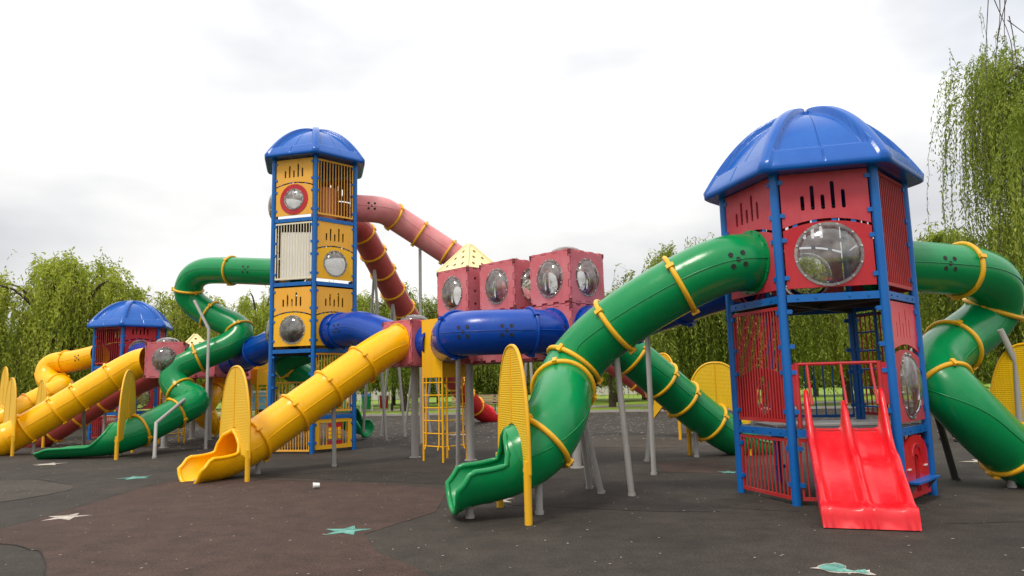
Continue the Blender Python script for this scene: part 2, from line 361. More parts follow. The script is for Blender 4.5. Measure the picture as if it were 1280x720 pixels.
def joint(px, wd=.008):
    b = MB(); pts = [G(*p) for p in px]; fine = []
    for i in range(len(pts) - 1):
        for t in np.linspace(0, 1, 6, endpoint=False): fine.append(pts[i].lerp(pts[i + 1], t) + Vector((random.gauss(0, .012), random.gauss(0, .012), 0)))
    fine.append(pts[-1]); vs = []
    for i, p in enumerate(fine):
        t = (fine[min(i + 1, len(fine) - 1)] - fine[max(i - 1, 0)]).normalized(); sd = Vector((-t.y, t.x, 0)) * wd * random.uniform(.5, 1.2)
        vs += [p + sd + Z * .0065, p - sd + Z * .0065]
    b.add(vs, [(2 * i, 2 * i + 1, 2 * i + 3, 2 * i + 2) for i in range(len(fine) - 1)])
    tag(b.build('rubber_joint', 'rub_joint'), kind='structure')
M['rub_joint'] = rubber('rubber_joint', (.015, .013, .012), (.03, .026, .023))
joint([(60, 735), (52, 690), (20, 682), (-60, 676)]); joint([(0, 662), (60, 645), (120, 627), (180, 609), (215, 601), (330, 600), (470, 604), (560, 612)])
joint([(92, 607), (40, 598), (-30, 602)]); joint([(88, 613), (40, 622), (-40, 634)], .008)
joint([(640, 632), (760, 630), (900, 634), (1000, 640)], .009);
joint([(480, 560), (540, 556), (560, 548), (545, 541)], .02); joint([(1180, 655), (1290, 652)], .009)
# kerb of separate blocks
kerb = MB(); n_ = Vector((-kd.y, kd.x, 0))
kb = empty('kerb', KA + n_ * .1); tag(kb, kind='structure')
seg = MB(); seg.box((0, 0, .04), .49, .09, .08, (kd, n_, Z)); segm = seg.mesh('kerb_stone', 'concrete')
for i in range(-34, 76):
    inst(segm, 'kerb_stone', kb, Matrix.Translation(KA + kd * (i + .5) + n_ * .1 + Z * random.uniform(-.008, .008)))
gl = sheet('lawn', [(K0 + n_ * .2)[:2], (K1 + n_ * .2)[:2], (K1 + n_ * 60)[:2], (K0 + n_ * 60)[:2]], -.02, 'grass', .2); tag(gl, kind='structure')
tag(sheet('park_path', [(K0 + n_ * 9)[:2], (K1 + n_ * 7)[:2], (K1 + n_ * 11)[:2], (K0 + n_ * 13)[:2]], -.012, 'path'), kind='structure')

# ------------------------------------------------------------ painted shapes on the rubber
def star(px, py, rad, rot, mat, label, pts=5):
    c = G(px, py, .009)
    o = [(c.x + (rad if i % 2 == 0 else rad * .42) * math.cos(rot + math.pi * i / pts), c.y + (rad if i % 2 == 0 else rad * .42) * math.sin(rot + math.pi * i / pts)) for i in range(2 * pts)]
    b = MB(); b.poly(o, [], Vector((0, 0, 0)), XX, Vector((0, 1, 0)), Z, .005, .009)
    s = b.build('star_marking', mat); tag(s, label, 'ground marking', 'painted stars on the rubber')
star(83, 646, .30, .35, 'mark_white', 'cream painted star on the edge of the brown rubber')
star(433, 663, .28, .2, 'teal', 'teal painted star on the brown rubber')
star(169, 597, .33, .9, 'teal', 'weathered pale teal star near the flat exit trough of the green slide')
star(61, 580, .38, .6, 'mark_white', 'worn cream star below the end of the green exit trough')
star(1232, 577, .42, .3, 'mark_white', 'faded pink cream star beside the yellow shield post by the red roofed tower')
star(911, 590, .2, .1, 'teal', 'faint teal star beside the left foot of the big red tower')
star(620, 625, .30, .5, 'mark_white', 'cream star half hidden under the green slide exit')
star(574, 543, .6, .5, 'mark_white', 'pale star on far rubber between the grey posts')
dl = [(-.40, .06), (-.29, .075), (-.22, .12), (-.10, .16), (.02, .17), (.09, .19), (.14, .15), (.17, .09), (.12, .04), (.08, -.01), (.14, -.04), (.10, -.06), (.13, -.075), (.22, -.06), (.40, -.03), (.34, -.09), (.36, -.16), (.26, -.15), (.16, -.10), (.02, -.095), (-.12, -.085), (-.22, -.05), (-.28, .03)]
dc = G(1051, 713)
b = MB(); b.poly([(dc.x + x * .56, dc.y + y * 1.2) for x, y in dl], [], Vector((0, 0, 0)), XX, Vector((0, 1, 0)), Z, .005, .009)
dm = b.build('fish_marking', 'mark_white'); tag(dm, 'teal leaping dolphin shape painted on the rubber', 'ground marking')
b = MB(); b.poly([(dc.x + x * .51 - .006, dc.y + y * 1.0 + .008) for x, y in dl[1:]], [], Vector((0, 0, 0)), XX, Vector((0, 1, 0)), Z, .0092, .012)
b.build('painted_body', 'teal', dm)
lt = MB(); lc = G(395, 611); lt.tube([lc + Vector((-.05, 0, .05)), lc + Vector((.05, .03, .05))], [.05, .037], 14)
tag(lt.build('paper_cup', 'white'), 'small white paper cup lying on the brown rubber', 'cup')

# ------------------------------------------------------------ tubes and slides
def smooth_path(pts, cap=.9, step=.07):
    pts = [Vector(p) for p in pts]; out = [pts[0]]; cur = pts[0]
    for i in range(1, len(pts) - 1):
        a, p, c = pts[i - 1], pts[i], pts[i + 1]
        d1 = min(cap, (p - a).length * .5); d2 = min(cap, (c - p).length * .5)
        q0 = p + (a - p).normalized() * d1; q1 = p + (c - p).normalized() * d2
        out.append(q0)
        for k in range(1, 13):
            t = k / 12; out.append(q0 * (1 - t) ** 2 + p * (2 * t * (1 - t)) + q1 * t * t)
    out.append(pts[-1])
    # resample
    acc = [0]
    for i in range(1, len(out)): acc.append(acc[-1] + (out[i] - out[i - 1]).length)
    n = max(4, int(acc[-1] / step)); xs = np.linspace(0, acc[-1], n)
    arr = np.array([tuple(p) for p in out])
    res = np.stack([np.interp(xs, acc, arr[:, k]) for k in range(3)], 1)
    for _ in range(2):
        r2 = res.copy(); r2[1:-1] = (res[:-2] + 2 * res[1:-1] + res[2:]) / 4; res = r2
    return [Vector(p) for p in res]
def W(c):
    return Vector(c[1:]) if c[0] == 'w' else PY(*c)
def near_idx(path, px, lo=0):
    best, bi = 1e9, lo
    for i in range(lo, len(path)):
        q = proj(path[i]); d = (q[0] - px[0]) ** 2 + (q[1] - px[1]) ** 2
        if d < best: best, bi = d, i
    return bi
def sstep(x): x = max(0, min(1, x)); return x * x * (3 - 2 * x)
VENT = None
def vents(root, path, fr, i, r, both=True):
    global VENT
    if VENT is None:
        b = MB(); b.tube([Vector((0, 0, -.02)), Vector((0, 0, .0))], .034, 12); VENT = b.mesh('vent_hole', 'black')
    t, a, u = fr[i]; sd = t.cross(Z).normalized(); up = sd.cross(t)
    for s in ((1, -1) if both else (1,)):
        for dx, dy in ((0, 0), (-.085, .2), (.085, .2), (-.085, -.2), (.085, -.2)):
            ang = dy; nn = sd * s * math.cos(ang) + up * math.sin(ang)
            p = path[i] + t * dx + nn * (r + .004)
            y = t; x = y.cross(nn).normalized()
            inst(VENT, 'vent_hole', root, matcols(x, y, nn, p))
def chute(root, path, r, mat, flare=.25, amin=95, open_at=(.02, .32), endcut=22):
    """open half-pipe exit with a rolled rim, along the last bit of the path"""
    k = len(path); fr = []
    for i in range(k):
        t = (path[min(k - 1, i + 1)] - path[max(0, i - 1)]).normalized(); sd = t.cross(Z).normalized(); fr.append((t, sd, sd.cross(t)))
    nphi = 25; vo = []; vi = []; le = []; re = []; end = []
    for i in range(k):
        s = i / (k - 1); A = R(179 - (179 - amin) * sstep((s - open_at[0]) / (open_at[1] - open_at[0])) - endcut * sstep((s - .8) / .2))
        rr = r * (1 + flare * .35 * sstep((s - .6) / .4)); t, sd, up = fr[i]
        drop = -up * (.16 * flare * sstep((s - .75) / .25) ** 2)
        for j in range(nphi):
            ph = -A + 2 * A * j / (nphi - 1); dr = sd * math.sin(ph) - up * math.cos(ph)
            vo.append(path[i] + dr * rr + drop); vi.append(path[i] + dr * (rr - .03) + drop)
            if i == k - 1: end.append(path[i] + dr * (rr - .015) + drop)
        le.append(path[i] + (sd * math.sin(-A) - up * math.cos(A)) * (rr - .015) + drop)
        re.append(path[i] + (sd * math.sin(A) - up * math.cos(A)) * (rr - .015) + drop)
    b = MB(); fs = []; gs = []
    for i in range(k - 1):
        for j in range(nphi - 1):
            q = (i * nphi + j, i * nphi + j + 1, (i + 1) * nphi + j + 1, (i + 1) * nphi + j)
            fs.append(q[::-1]); gs.append(q)
    b.add(vo, fs, True); b.add(vi, gs, True)
    ch = b.build('exit_chute', mat, root)
    rim = MB(); rim.tube(le + end[1:-1] + re[::-1], .036, 8); rim.build('rim', mat, ch)
    return ch
def support(root, top, base, mat='grey', r=.045, bent=None):
    b = MB(); pts = [Vector(base) - Z * .01] + ([Vector(bent)] if bent else []) + [Vector(top)]
    b.tube(pts, r, 12)
    b.tube([pts[0], pts[0] + Z * .05], r * 1.25, 12)
    b.build('support_post', mat, root)
def shield(root, path, i, r, height, width, mat='perf', posts=None):
    """pierced oval guard standing across the tube just above its mouth, on two posts"""
    t = (path[min(len(path) - 1, i + 2)] - path[max(0, i - 2)]); t.z = 0; t.normalize()
    if posts:
        if posts[0] == 'side': sd_ = Vector((posts[1], posts[2], 0)).normalized()
        else:
            ga, gb = G(*posts[0]), G(*posts[1]); sd_ = (ga - gb).normalized(); width = (ga - gb).length
        t = sd_.cross(Z) if sd_.cross(Z).dot(t) > 0 else -sd_.cross(Z)
    side = Z.cross(t).normalized(); c = path[i].copy(); cz = c.z
    o = Vector((c.x, c.y, 0)); hw = width / 2; rr = r + .06; ys = cz + .05
    post_h = max(.45, cz - .05)
    outer = [(hw, post_h - .05)]
    for a in np.linspace(0, math.pi, 31):
        ca, sa = math.cos(a), math.sin(a)
        outer.append((hw * math.copysign(abs(ca) ** .82, ca), ys + (height - ys) * sa ** .93))
    outer.append((-hw, post_h - .05))
    inner = [(-hw + .09, post_h - .05)] if rr < hw - .1 else []
    a0 = math.asin(max(-1, min(1, (post_h - cz) / rr)))
    for a in np.linspace(math.pi - a0, a0, 19): inner.append((rr * math.cos(a), cz + rr * math.sin(a)))
    if rr < hw - .1: inner.append((hw - .09, post_h - .05))
    b = MB(); b.poly(outer + inner, [], o, side, Z, t, -.012, .012)
    sh = b.build('shield', mat, root)
    rim = MB(); rim.tube([o + side * x + Z * y for x, y in outer], .024, 8); rim.tube([o + side * 0 + Z * (cz + rr) + t * .016, o + Z * (height - .02) + t * .016], .012, 6)
    rim.tube([o + side * 0 + Z * (cz + rr) - t * .016, o + Z * (height - .02) - t * .016], .012, 6)
    rim.build('shield_rim', 'yellow_dull', sh)
    for s in (-1, 1):
        p = MB(); q = o + side * (s * (hw - .03)) + t * .02
        p.tube([q - Z * .01, q + Z * (post_h + .1)], .045, 12)
        p.box(q + Z * post_h + t * .03, .02, .02, .02)
        p.build('shield_post', 'yellow_dull', sh)
    return sh
def tube_slide(label, ctrl, mat, collars=(), r=.4, exit_len=1.0, vent=None, shield_at=None, sh=(2.05, 1.3), posts=None, mats=None, cap=.9, sups=(), group='tube slides', ccol='yellow_dull', flat=None, flare=.25, name='tube_slide', cat='slide', amin=95, endcut=22):
    path = smooth_path([W(c) for c in ctrl], cap); fr = frames(path); k = len(path)
    base = path[-1].copy() if exit_len else path[k // 2].copy()
    base.z = 0
    root = empty(name, base, label, cat, group)
    ne = int(exit_len / .07) if exit_len else 0
    kt = k - ne
    idx = []; lo = 0
    for c in collars:
        if isinstance(c, float): j = int(c * (kt - 1))
        else: j = near_idx(path, c, lo)
        j = min(j, kt - 2); idx.append(j); lo = j + 2
    cuts = [0] + idx + [kt]
    for s in range(len(cuts) - 1):
        a, e = cuts[s], min(cuts[s + 1] + 1, k)
        if e - a < 2: continue
        seg = path[a:e]; rad = [r + (.012 if (i < 1 or i >= len(seg) - 1) else 0) for i in range(len(seg))]
        b = MB(); b.tube(seg, rad, 32, caps=False)
        b.tube(seg, [q - .02 for q in rad], 24, caps=False)
        for sg in (1, -1):
            sp = []
            for i in range(a, e):
                sd_ = fr[i][0].cross(Z).normalized(); sp.append(path[i] + sd_ * sg * (r + .001))
            b.tube(sp, .008, 5, caps=False)
        b.build('tube_section', (mats[min(s, len(mats) - 1)] if mats else mat), root)
    for j in idx:
        t, a, u = fr[j]; p = path[j]
        b = MB(); b.tube([p + a * (r + .022) * math.cos(q) + u * (r + .022) * math.sin(q) for q in np.linspace(0, 2 * math.pi, 40, endpoint=False)], .036 if ccol != mat else .03, 10, closed=True)
        # clamp block with bolt ends
        for q in (.35, 2.45, 4.5):
            c = p + (a * math.cos(q) + u * math.sin(q)) * (r + .05); nn = (a * math.cos(q) + u * math.sin(q)); tt = nn.cross(t)
            b.box(c, .03, .055, .022, (tt, t, nn))
        b.build('collar', ccol, root)
    if vent:
        for v in (vent if isinstance(vent, list) else [vent]):
            vents(root, path, fr, near_idx(path, v), r)
    if exit_len: chute(root, path[kt - 1:], r, mats[-1] if mats else mat, flare, amin, endcut=endcut)
    if shield_at: shield(root, path, near_idx(path, shield_at) , r, sh[0], sh[1], posts=posts)
    for s in sups:
        # (collar pixel, [base ground points], optional bend)
        j = near_idx(path, s[0]); p = path[j] - Z * (r * .98)
        for bs in s[1]:
            if bs == 'v': support(root, p, (p.x, p.y, 0))
            elif bs[0] == 'd': support(root, p, (p.x + bs[1], p.y + bs[2], 0), *(bs[3:] or ()))
            else:
                g = G(*bs); support(root, p, g)
    return root, path

def flange(root, p, n, r, mat):
    n = Vector(n).normalized(); a = n.cross(Z).normalized(); u = a.cross(n)
    b = MB(); b.tube([p, p + n * .02], r + .05, 32)
    for q in np.linspace(0, 2 * math.pi, 14, endpoint=False):
        c = p + (a * math.cos(q) + u * math.sin(q)) * (r + .03); b.tube([c + n * .015, c + n * .035], .012, 6)
    b.build('flange', mat, root)

# ------------------------------------------------------------ towers
S, ANG0 = 1.22, -14.5
DOME = {}
def bubble(parent, o, u, w, n, cx, cy, rx, ry, mat='bubble', bulge=.17, ringmat='bolt'):
    b = MB(); vs = []; fs = []; K = 8; nn = 28
    for i in range(K):
        q = i / (K - 1) * math.pi / 2; cr, h = math.cos(q), bulge * math.sin(q)
        if i == K - 1: vs.append(o + u * cx + w * cy + n * (h + .014)); break
        vs += [o + u * (cx + rx * cr * math.cos(2 * math.pi * j / nn)) + w * (cy + ry * cr * math.sin(2 * math.pi * j / nn)) + n * (h + .014) for j in range(nn)]
    for i in range(K - 2): fs += [(i * nn + j, i * nn + (j + 1) % nn, (i + 1) * nn + (j + 1) % nn, (i + 1) * nn + j) for j in range(nn)]
    fs += [((K - 2) * nn + j, (K - 2) * nn + (j + 1) % nn, (K - 1) * nn) for j in range(nn)]
    b.add(vs, fs, True)
    bo = b.build('bubble_window', mat, parent)
    b = MB()
    b.poly(circ(cx, cy, rx + .035, ry + .035, 32), [circ(cx, cy, rx - .002, ry - .002, 32)], o, u, w, n, .0125, .019)
    fo = b.build('window_flange', 'bubble_edge', parent)
    b = MB()
    for q in np.linspace(0, 2 * math.pi, 12, endpoint=False):
        c = o + u * (cx + (rx + .018) * math.cos(q + .2)) + w * (cy + (ry + .018) * math.sin(q + .2)); b.tube([c + n * .018, c + n * .036], .014, 6)
    b.build('bolt', ringmat, parent)
M['bubble_edge'] = bubble_mat('bubble_edge', (.75, .73, .71), .28)

class Face:
    def __init__(s, c, k, base=0.0, S=S):
        a = R(ANG0 + 30 + 60 * k); s.n = Vector((math.cos(a), math.sin(a), 0)); s.u = Z.cross(s.n)
        s.o = Vector((c[0], c[1], base)) + s.n * (S * math.cos(R(30))); s.w = Z
HW = S / 2 - .075
def bar_mesh(h, mat, r=.0115):
    b = MB(); b.tube([Vector((0, 0, -h / 2)), Vector((0, 0, h / 2))], r, 8); return b.mesh('bar', mat)
BARM = {}
def p_bars(root, F, d, z0, z1, mat='red_bar', n=13, x0=-HW, x1=HW, frame=None):
    o = F.o + Z * d; b = MB(); h = .022
    for z in (z0, z1): b.box(o + F.u * ((x0 + x1) / 2) + Z * z, (x1 - x0) / 2, .014, h, (F.u, F.n, Z))
    for x in (x0 + .012, x1 - .012): b.box(o + F.u * x + Z * ((z0 + z1) / 2), .012, .0145, (z1 - z0) / 2 - h, (F.u, F.n, Z))
    po = b.build('bar_panel', frame or mat, root)
    H = round(z1 - z0 - 2 * h, 3); key = (H, mat)
    if key not in BARM: BARM[key] = bar_mesh(H, mat)
    for i in range(n):
        x = x0 + (x1 - x0) * (i + 1) / (n + 1)
        inst(BARM[key], 'bar', po, Matrix.Translation(o + F.u * x + Z * ((z0 + z1) / 2)))
    return po
def p_crown(root, F, d, mat, z0=.88, z1=1.6, grooves=False):
    o = F.o + Z * d; hs = [.20, .33, .20, .37, .25]; holes = []
    m_ = (z0 + z1) / 2 - .02
    for i, h in enumerate(hs):
        x = -.27 + i * .125; holes.append(slot(x, m_ - .12, m_ - .12 + h, .024 if not grooves else .012))
    outer = arc_edge(-HW, HW, z0, .10)[::1] + [(HW, z1), (-HW, z1)]
    b = MB(); b.poly(outer, holes, o, F.u, Z, F.n, -.012, .012)
    return b.build('crown_panel', mat, root)
def p_tabs(root, F, d, mat):
    b = MB(); o = F.o + Z * d
    for x in (-.38, -.14, .1, .33):
        y = .865 + .10 * (1 - (x / HW) ** 2); b.box(o + F.u * x + Z * y - F.n * .004, .03, .009, .03, (F.u, F.n, Z))
    b.build('joint_tab', mat, root)
def p_bubble(root, F, d, mat, bm='bubble', rx=.385, ry=.385, z0=.08, z1=.845, ringplate=None, cy=None, bulge=.17):
    o = F.o + Z * d; cy = cy or (z0 + z1) / 2 + .045
    outer = [(-HW, z0), (HW, z0)] + arc_edge(-HW, HW, z1, .10)[::-1]
    b = MB(); b.poly(outer, [circ(0, cy, rx, ry, 32)], o, F.u, Z, F.n, -.012, .012)
    po = b.build('window_panel', mat, root)
    if ringplate:
        b = MB(); b.poly(circ(0, cy, rx + .16, ry + .16, 32), [circ(0, cy, rx, ry, 32)], o, F.u, Z, F.n, .0122, .026); b.build('red_ring', ringplate, po)
        o = o + F.n * .014
    bubble(po, o, F.u, Z, F.n, 0, cy, rx, ry, bm, bulge)
    return po
def p_tubepanel(root, F, d, mat, cz, r=.4):
    o = F.o + Z * d; z0, z1 = .08, .845
    top = arc_edge(-HW, HW, z1, .10)[::-1]
    b = MB()
    if cz + r < z1 + .05: b.poly([(-HW, z0), (HW, z0)] + top, [circ(0, cz, r - .03, None, 32)], o, F.u, Z, F.n, -.012, .012)
    else: b.poly([(-HW, z0), (HW, z0)] + top, [circ(0, cz, min(.38, z1 + .07 - cz), None, 32)], o, F.u, Z, F.n, -.012, .012)
    return b.build('tube_panel', mat, root)
CLAMP = None
def tower(label, c, levels, top, roof_h, panels, decks=True):
    global CLAMP
    root = empty('climbing_tower', (c[0], c[1], 0), label, 'play tower', 'hexagonal climbing towers')
    C = Vector((c[0], c[1], 0))
    if CLAMP is None:
        b = MB(); b.box((0, 0, 0), .035, .03, .028); b.tube([Vector((.03, 0, 0)), Vector((.045, 0, 0))], .014, 8); CLAMP = b.mesh('clamp', 'post_blue')
    vs = [C + Vector((math.cos(R(ANG0 + 60 * k)), math.sin(R(ANG0 + 60 * k)), 0)) * S for k in range(6)]
    for k, v in enumerate(vs):
        b = MB(); b.tube([v - Z * .02, v + Z * top], .058, 16)
        po = b.build('post', 'post_blue', root)
        for li, d in enumerate([0] + list(levels)):
            for dz in ((.25, .7) if li == 0 else (.22, .72, 1.05, 1.5)):
                if d + dz > top - .06: continue
                for s in (-1, 1):
                    a = R(ANG0 + 60 * k + s * 120); dd = Vector((math.cos(a), math.sin(a), 0))
                    if li == 0 and False: continue
                    inst(CLAMP, 'clamp', po, matcols(dd, Z.cross(dd), Z, v + dd * .075 + Z * (d + dz)))
    for d in levels:
        b = MB(); hexo = [(p.x, p.y) for p in [C + (v - C) * .985 for v in vs]]
        hol = []
        b.poly(hexo, hol, Vector((0, 0, 0)), XX, Vector((0, 1, 0)), Z, d - .035, d)
        for k in range(6):   # ribs under the deck
            a, e = vs[k], vs[(k + 3) % 6]
        dk = b.build('deck', 'deck', root)
        b = MB()
        for k in range(3):
            a, e = vs[k], vs[(k + 3) % 6]; u = (e - a).normalized()
            b.box((a + e) / 2 + Z * (d - .075 - .003 * k), S * .95, .025, .035, (u, Z.cross(u), Z))
        b.build('deck_rib', 'deck', dk)
        for k in range(6):
            a, e = vs[k], vs[(k + 1) % 6]; u = (e - a).normalized(); n = u.cross(Z)
            b = MB(); b.box((a + e) / 2 + Z * (d - .05) + n * .012, S / 2 - .06, .018, .048, (u, n, Z))
            for x in (-.42, -.2, .2, .42):
                q = (a + e) / 2 + u * x + Z * (d - .05) + n * .03; b.tube([q, q + n * .012], .014, 6)
            b.build('deck_beam', 'post_blue', root)
    roof(root, C, top, roof_h)
    for spec in panels:
        k, d, kind, mat = spec[:4]; kw = spec[4] if len(spec) > 4 else {}
        F = Face(c, k)
        if kind == 'bars': p_bars(root, F, d, kw.get('z0', .1), kw.get('z1', 1.56), mat, kw.get('n', 13), kw.get('x0', -HW), kw.get('x1', HW))
        elif kind == 'bub':
            p_crown(root, F, d, kw.get('top', mat)); p_tabs(root, F, d, 'post_blue'); p_bubble(root, F, d, mat, **{q: v for q, v in kw.items() if q in ('bm', 'rx', 'ry', 'ringplate', 'bulge')})
        elif kind == 'tube':
            p_crown(root, F, d, kw.get('top', mat)); p_tabs(root, F, d, 'post_blue'); p_tubepanel(root, F, d, mat, kw['cz'])
        elif kind == 'crown': p_crown(root, F, d, mat)
        elif kind == 'solid':
            p_crown(root, F, d, mat); o = F.o + Z * d; b = MB(); b.poly([(-HW, .08), (HW, .08)] + arc_edge(-HW, HW, .845, .1)[::-1], [], o, F.u, Z, F.n, -.012, .012); b.build('solid_panel', mat, root)
    return root
def roof(root, C, top, h, Rv=1.52):
    """six ridged dome segments with sunken triangular fields and a drooping eave"""
    core = MB(); core.tube([C + Z * (top + h - .10), C + Z * (top + h + .012)], [.16, .10], 24)
    rf = core.build('roof', 'roof_blue', root)
    for k in range(6):
        a0, a1 = R(ANG0 + 60 * k), R(ANG0 + 60 * (k + 1))
        p0 = Vector((math.cos(a0), math.sin(a0), 0)); p1 = Vector((math.cos(a1), math.sin(a1), 0)); mid = ((p0 + p1) / 2).normalized()
        ss = sorted(set(np.round(np.concatenate([np.linspace(-1, 1, 81), [-.012, .012, -.03, .03]]), 4))); na = len(ss); vs = []
        prof = [(.985, -.075), (1.0, -.06), (1.004, -.015)]
        ts = np.unique(np.round(np.concatenate([np.linspace(0, .97, 34), [.10, .108, .116, .124]]), 4))
        rows = [(r_, z_, 0) for r_, z_ in prof] + [(1 - t, None, t) for t in ts]
        for (r_, zz, t) in rows:
            for s in ss:
                q = p0 * (1 - s) / 2 + p1 * (1 + s) / 2
                q = q * (1 - .022 * abs(s) ** 10)
                z = h * (1 - r_ ** 2.3) if zz is None else zz
                if zz is None:
                    ridge_w = min(.95, .15 / max(.08, r_)); e = 1 - abs(s)
                    rise = .13 * (1 - sstep((e - ridge_w * .8) / (ridge_w * .2)))
                    rise = max(rise, .10 * (1 - sstep((t - .10) / .024)))
                    rise = max(rise, .10 * sstep((t - .85) / .04))
                    if abs(s) < .013 and .0 < t < .97: rise -= .03
                    z += (rise - .09) * .8; rad = r_ * Rv * (1 + (rise - .10) * .35)
                else: rad = r_ * Rv
                vs.append(C + q * rad + Z * (top + .035 + z))
        nr = len(rows); fs = [(i * na + j, i * na + j + 1, (i + 1) * na + j + 1, (i + 1) * na + j) for i in range(nr - 1) for j in range(na - 1)]
        b = MB(); b.add(vs, fs, True)
        # underside return
        un = [v * 1.0 for v in vs[:na]]; inn = [C + ((v - C) - Z * (v - C).z) * .90 + Z * (v.z + .0) for v in un]
        up_ = [C + Z * (top + .06) + ((v - C) - Z * (v - C).z) * .05 for v in un]
        b.add(un + inn, [(j + 1, j, na + j, na + j + 1) for j in range(na - 1)], False)
        b.add(inn + up_, [(j + 1, j, na + j, na + j + 1) for j in range(na - 1)], False)
        b.build('roof_segment', 'roof_blue', rf)

# --- tower A: the big red one
CA = (4.37, 10.21); A1, A2, AT = .94, 2.66, 4.30
ZA = 3.20
TA = tower('large red hexagonal tower with blue dome roof and red double slide at its front', CA, [A1, A2], AT, 1.10, [
    (4, A2, 'bub', 'red_panel', dict(top='red_faded')),
    (3, A2, 'tube', 'red_faded', dict(cz=.48, top='red_faded')),
    (5, A2, 'bars', 'red_bar', dict(n=13)),
    (0, A2, 'tube', 'red_panel', dict(cz=.50)),
    (1, A2, 'bub', 'red_panel', dict(top='red_faded')),
    (2, A2, 'tube', 'red_panel', dict(cz=.46)),
    (3, A1, 'bars', 'red_bar', dict(n=16)),
    (3, 0, 'bars', 'red_bar', dict(n=12, z0=.08, z1=.80)),
    (0, A1, 'bars', 'red_bar', dict(n=10)),
    (1, A1, 'bars', 'post_blue', dict(n=7, z0=.06, z1=.86)),
    (0, 0, 'bars', 'red_bar', dict(n=12, z0=.08, z1=.80)),
    (4, 0, 'bars', 'red_bar', dict(n=12, z0=.08, z1=.80)),
])
# arched plate with an oval hole and a spiral behind the left bars
F = Face(CA, 3); o = F.o + Z * A1 - F.n * .05
b = MB(); b.poly([(-HW, .1), (HW, .1)] + arc_edge(-HW, HW, .66, .13)[::-1], [circ(0, .43, .2, .26, 28)], o, F.u, Z, F.n, -.012, .012)
ap = b.build('arched_panel', 'red_panel', TA)
b = MB(); b.tube([o + F.u * (.02 + .015 * q * math.cos(q)) + Z * (.42 + .018 * q * math.sin(q)) for q in np.linspace(1, 11, 60)], .012, 8); b.build('spiral', 'red_panel', ap)
# right-front face: grooved crown panel, oval bubble, counter front
F = Face(CA, 5)
p_crown(TA, F, A1, 'red', .95, 1.6, grooves=True)
p_bubble(TA, F, A1, 'red_faded', 'bubble_purple', rx=.31, ry=.40, z0=.06, z1=.88, bulge=.13)
o = F.o.copy()
b = MB(); hw = HW - .05
arch = [(.085 * math.cos(a), .50 + .085 * math.sin(a)) for a in np.linspace(0, math.pi, 10)]
b.poly([(-hw, .06), (hw, .06), (hw, .55)] + [(hw * math.cos(a), .55 + .28 * math.sin(a)) for a in np.linspace(0, math.pi, 19)][1:-1] + [(-hw, .55)], [[(.085, .12), *arch, (-.085, .12)]], o, F.u, Z, F.n, -.014, .014)
hp = b.build('counter_front', 'red', TA)
b = MB()
for a in (0,): b.box(o + Z * .33, .010, .016, .22, (F.u, F.n, Z))
b.tube([o + F.n * .018 + F.u * (.17 * math.cos(q)) + Z * (.55 + .16 * math.sin(q)) for q in np.linspace(.1, math.pi - .1, 14)], .012, 6)
for q in (.6, 1.2, 1.9, 2.5): b.tube([o + F.n * .018 + F.u * (.08 * math.cos(q)) + Z * (.64 + .04 * math.sin(q)), o + F.n * .018 + F.u * (.11 * math.cos(q)) + Z * (.64 + .07 * math.sin(q))], .01, 6)
b.build('arch_moulding', 'red_panel', hp)
for s in (-1, 1):
    b = MB(); b.box(o + F.u * (s * .34) + Z * .42 + F.n * .02, .05, .01, .008, (F.u, F.n, Z)); b.build('slot_plate', 'white', hp)
b = MB(); b.box(o + Z * .27 + F.n * .085, hw * .9, .07, .012, (F.u, F.n, Z)); cn = b.build('counter_shelf', 'post_blue', TA)
for s in (-1, 1):
    b = MB(); p = o + F.u * (s * .4); b.poly([(0.02, .255), (.13, .255), (.02, .12)], [], p, F.n, Z, F.u, -.012, .012); b.build('bracket', 'dark_grey', cn)
# guard frame over the double slide
F = Face(CA, 4); o = F.o.copy()
b = MB()
for x in (-.50, .47): b.tube([o + F.u * x + Z * .96, o + F.u * x + Z * 1.78], .03, 10)
b.tube([o + F.u * -.50 + Z * 1.76, o + F.u * .47 + Z * 1.76], .022, 10)
for x in (-.37, .03, .38): b.tube([o + F.u * x + Z * 1.76, o + F.u * x + Z * 1.62 + F.n * .05, o + F.u * x + F.n * .2 + Z * 1.25], .018, 8)
gr = b.build('guard_frame', 'red_bar', TA)
for s in (-1, 1):
    b = MB(); b.box(o + F.u * (s * .52) + Z * 1.5, .045, .016, .26, (F.u, F.n, Z)); b.build('guard_plate', 'red_panel', gr)
# blue ladder inside, at the right-hand rear
lad = MB(); F0 = Face(CA, 0); lo_ = F0.o - F0.n * .16 + F0.u * .15
for s in (-.2, .2): lad.tube([lo_ + F0.u * s + Z * .94, lo_ + F0.u * s + Z * 2.66], .022, 8)
ld = lad.build('inner_ladder', 'post_blue', TA)
for i in range(6):
    b = MB(); q = lo_ + Z * (1.15 + i * .27); b.tube([q - F0.u * .2, q + F0.u * .2], .014, 8); b.build('rung', 'post_blue', ld)
b = MB(); b.box(Vector(CA).to_3d() + Z * .955, .9, .45, .012); b.build('deck_mat', 'rail_grey', TA)

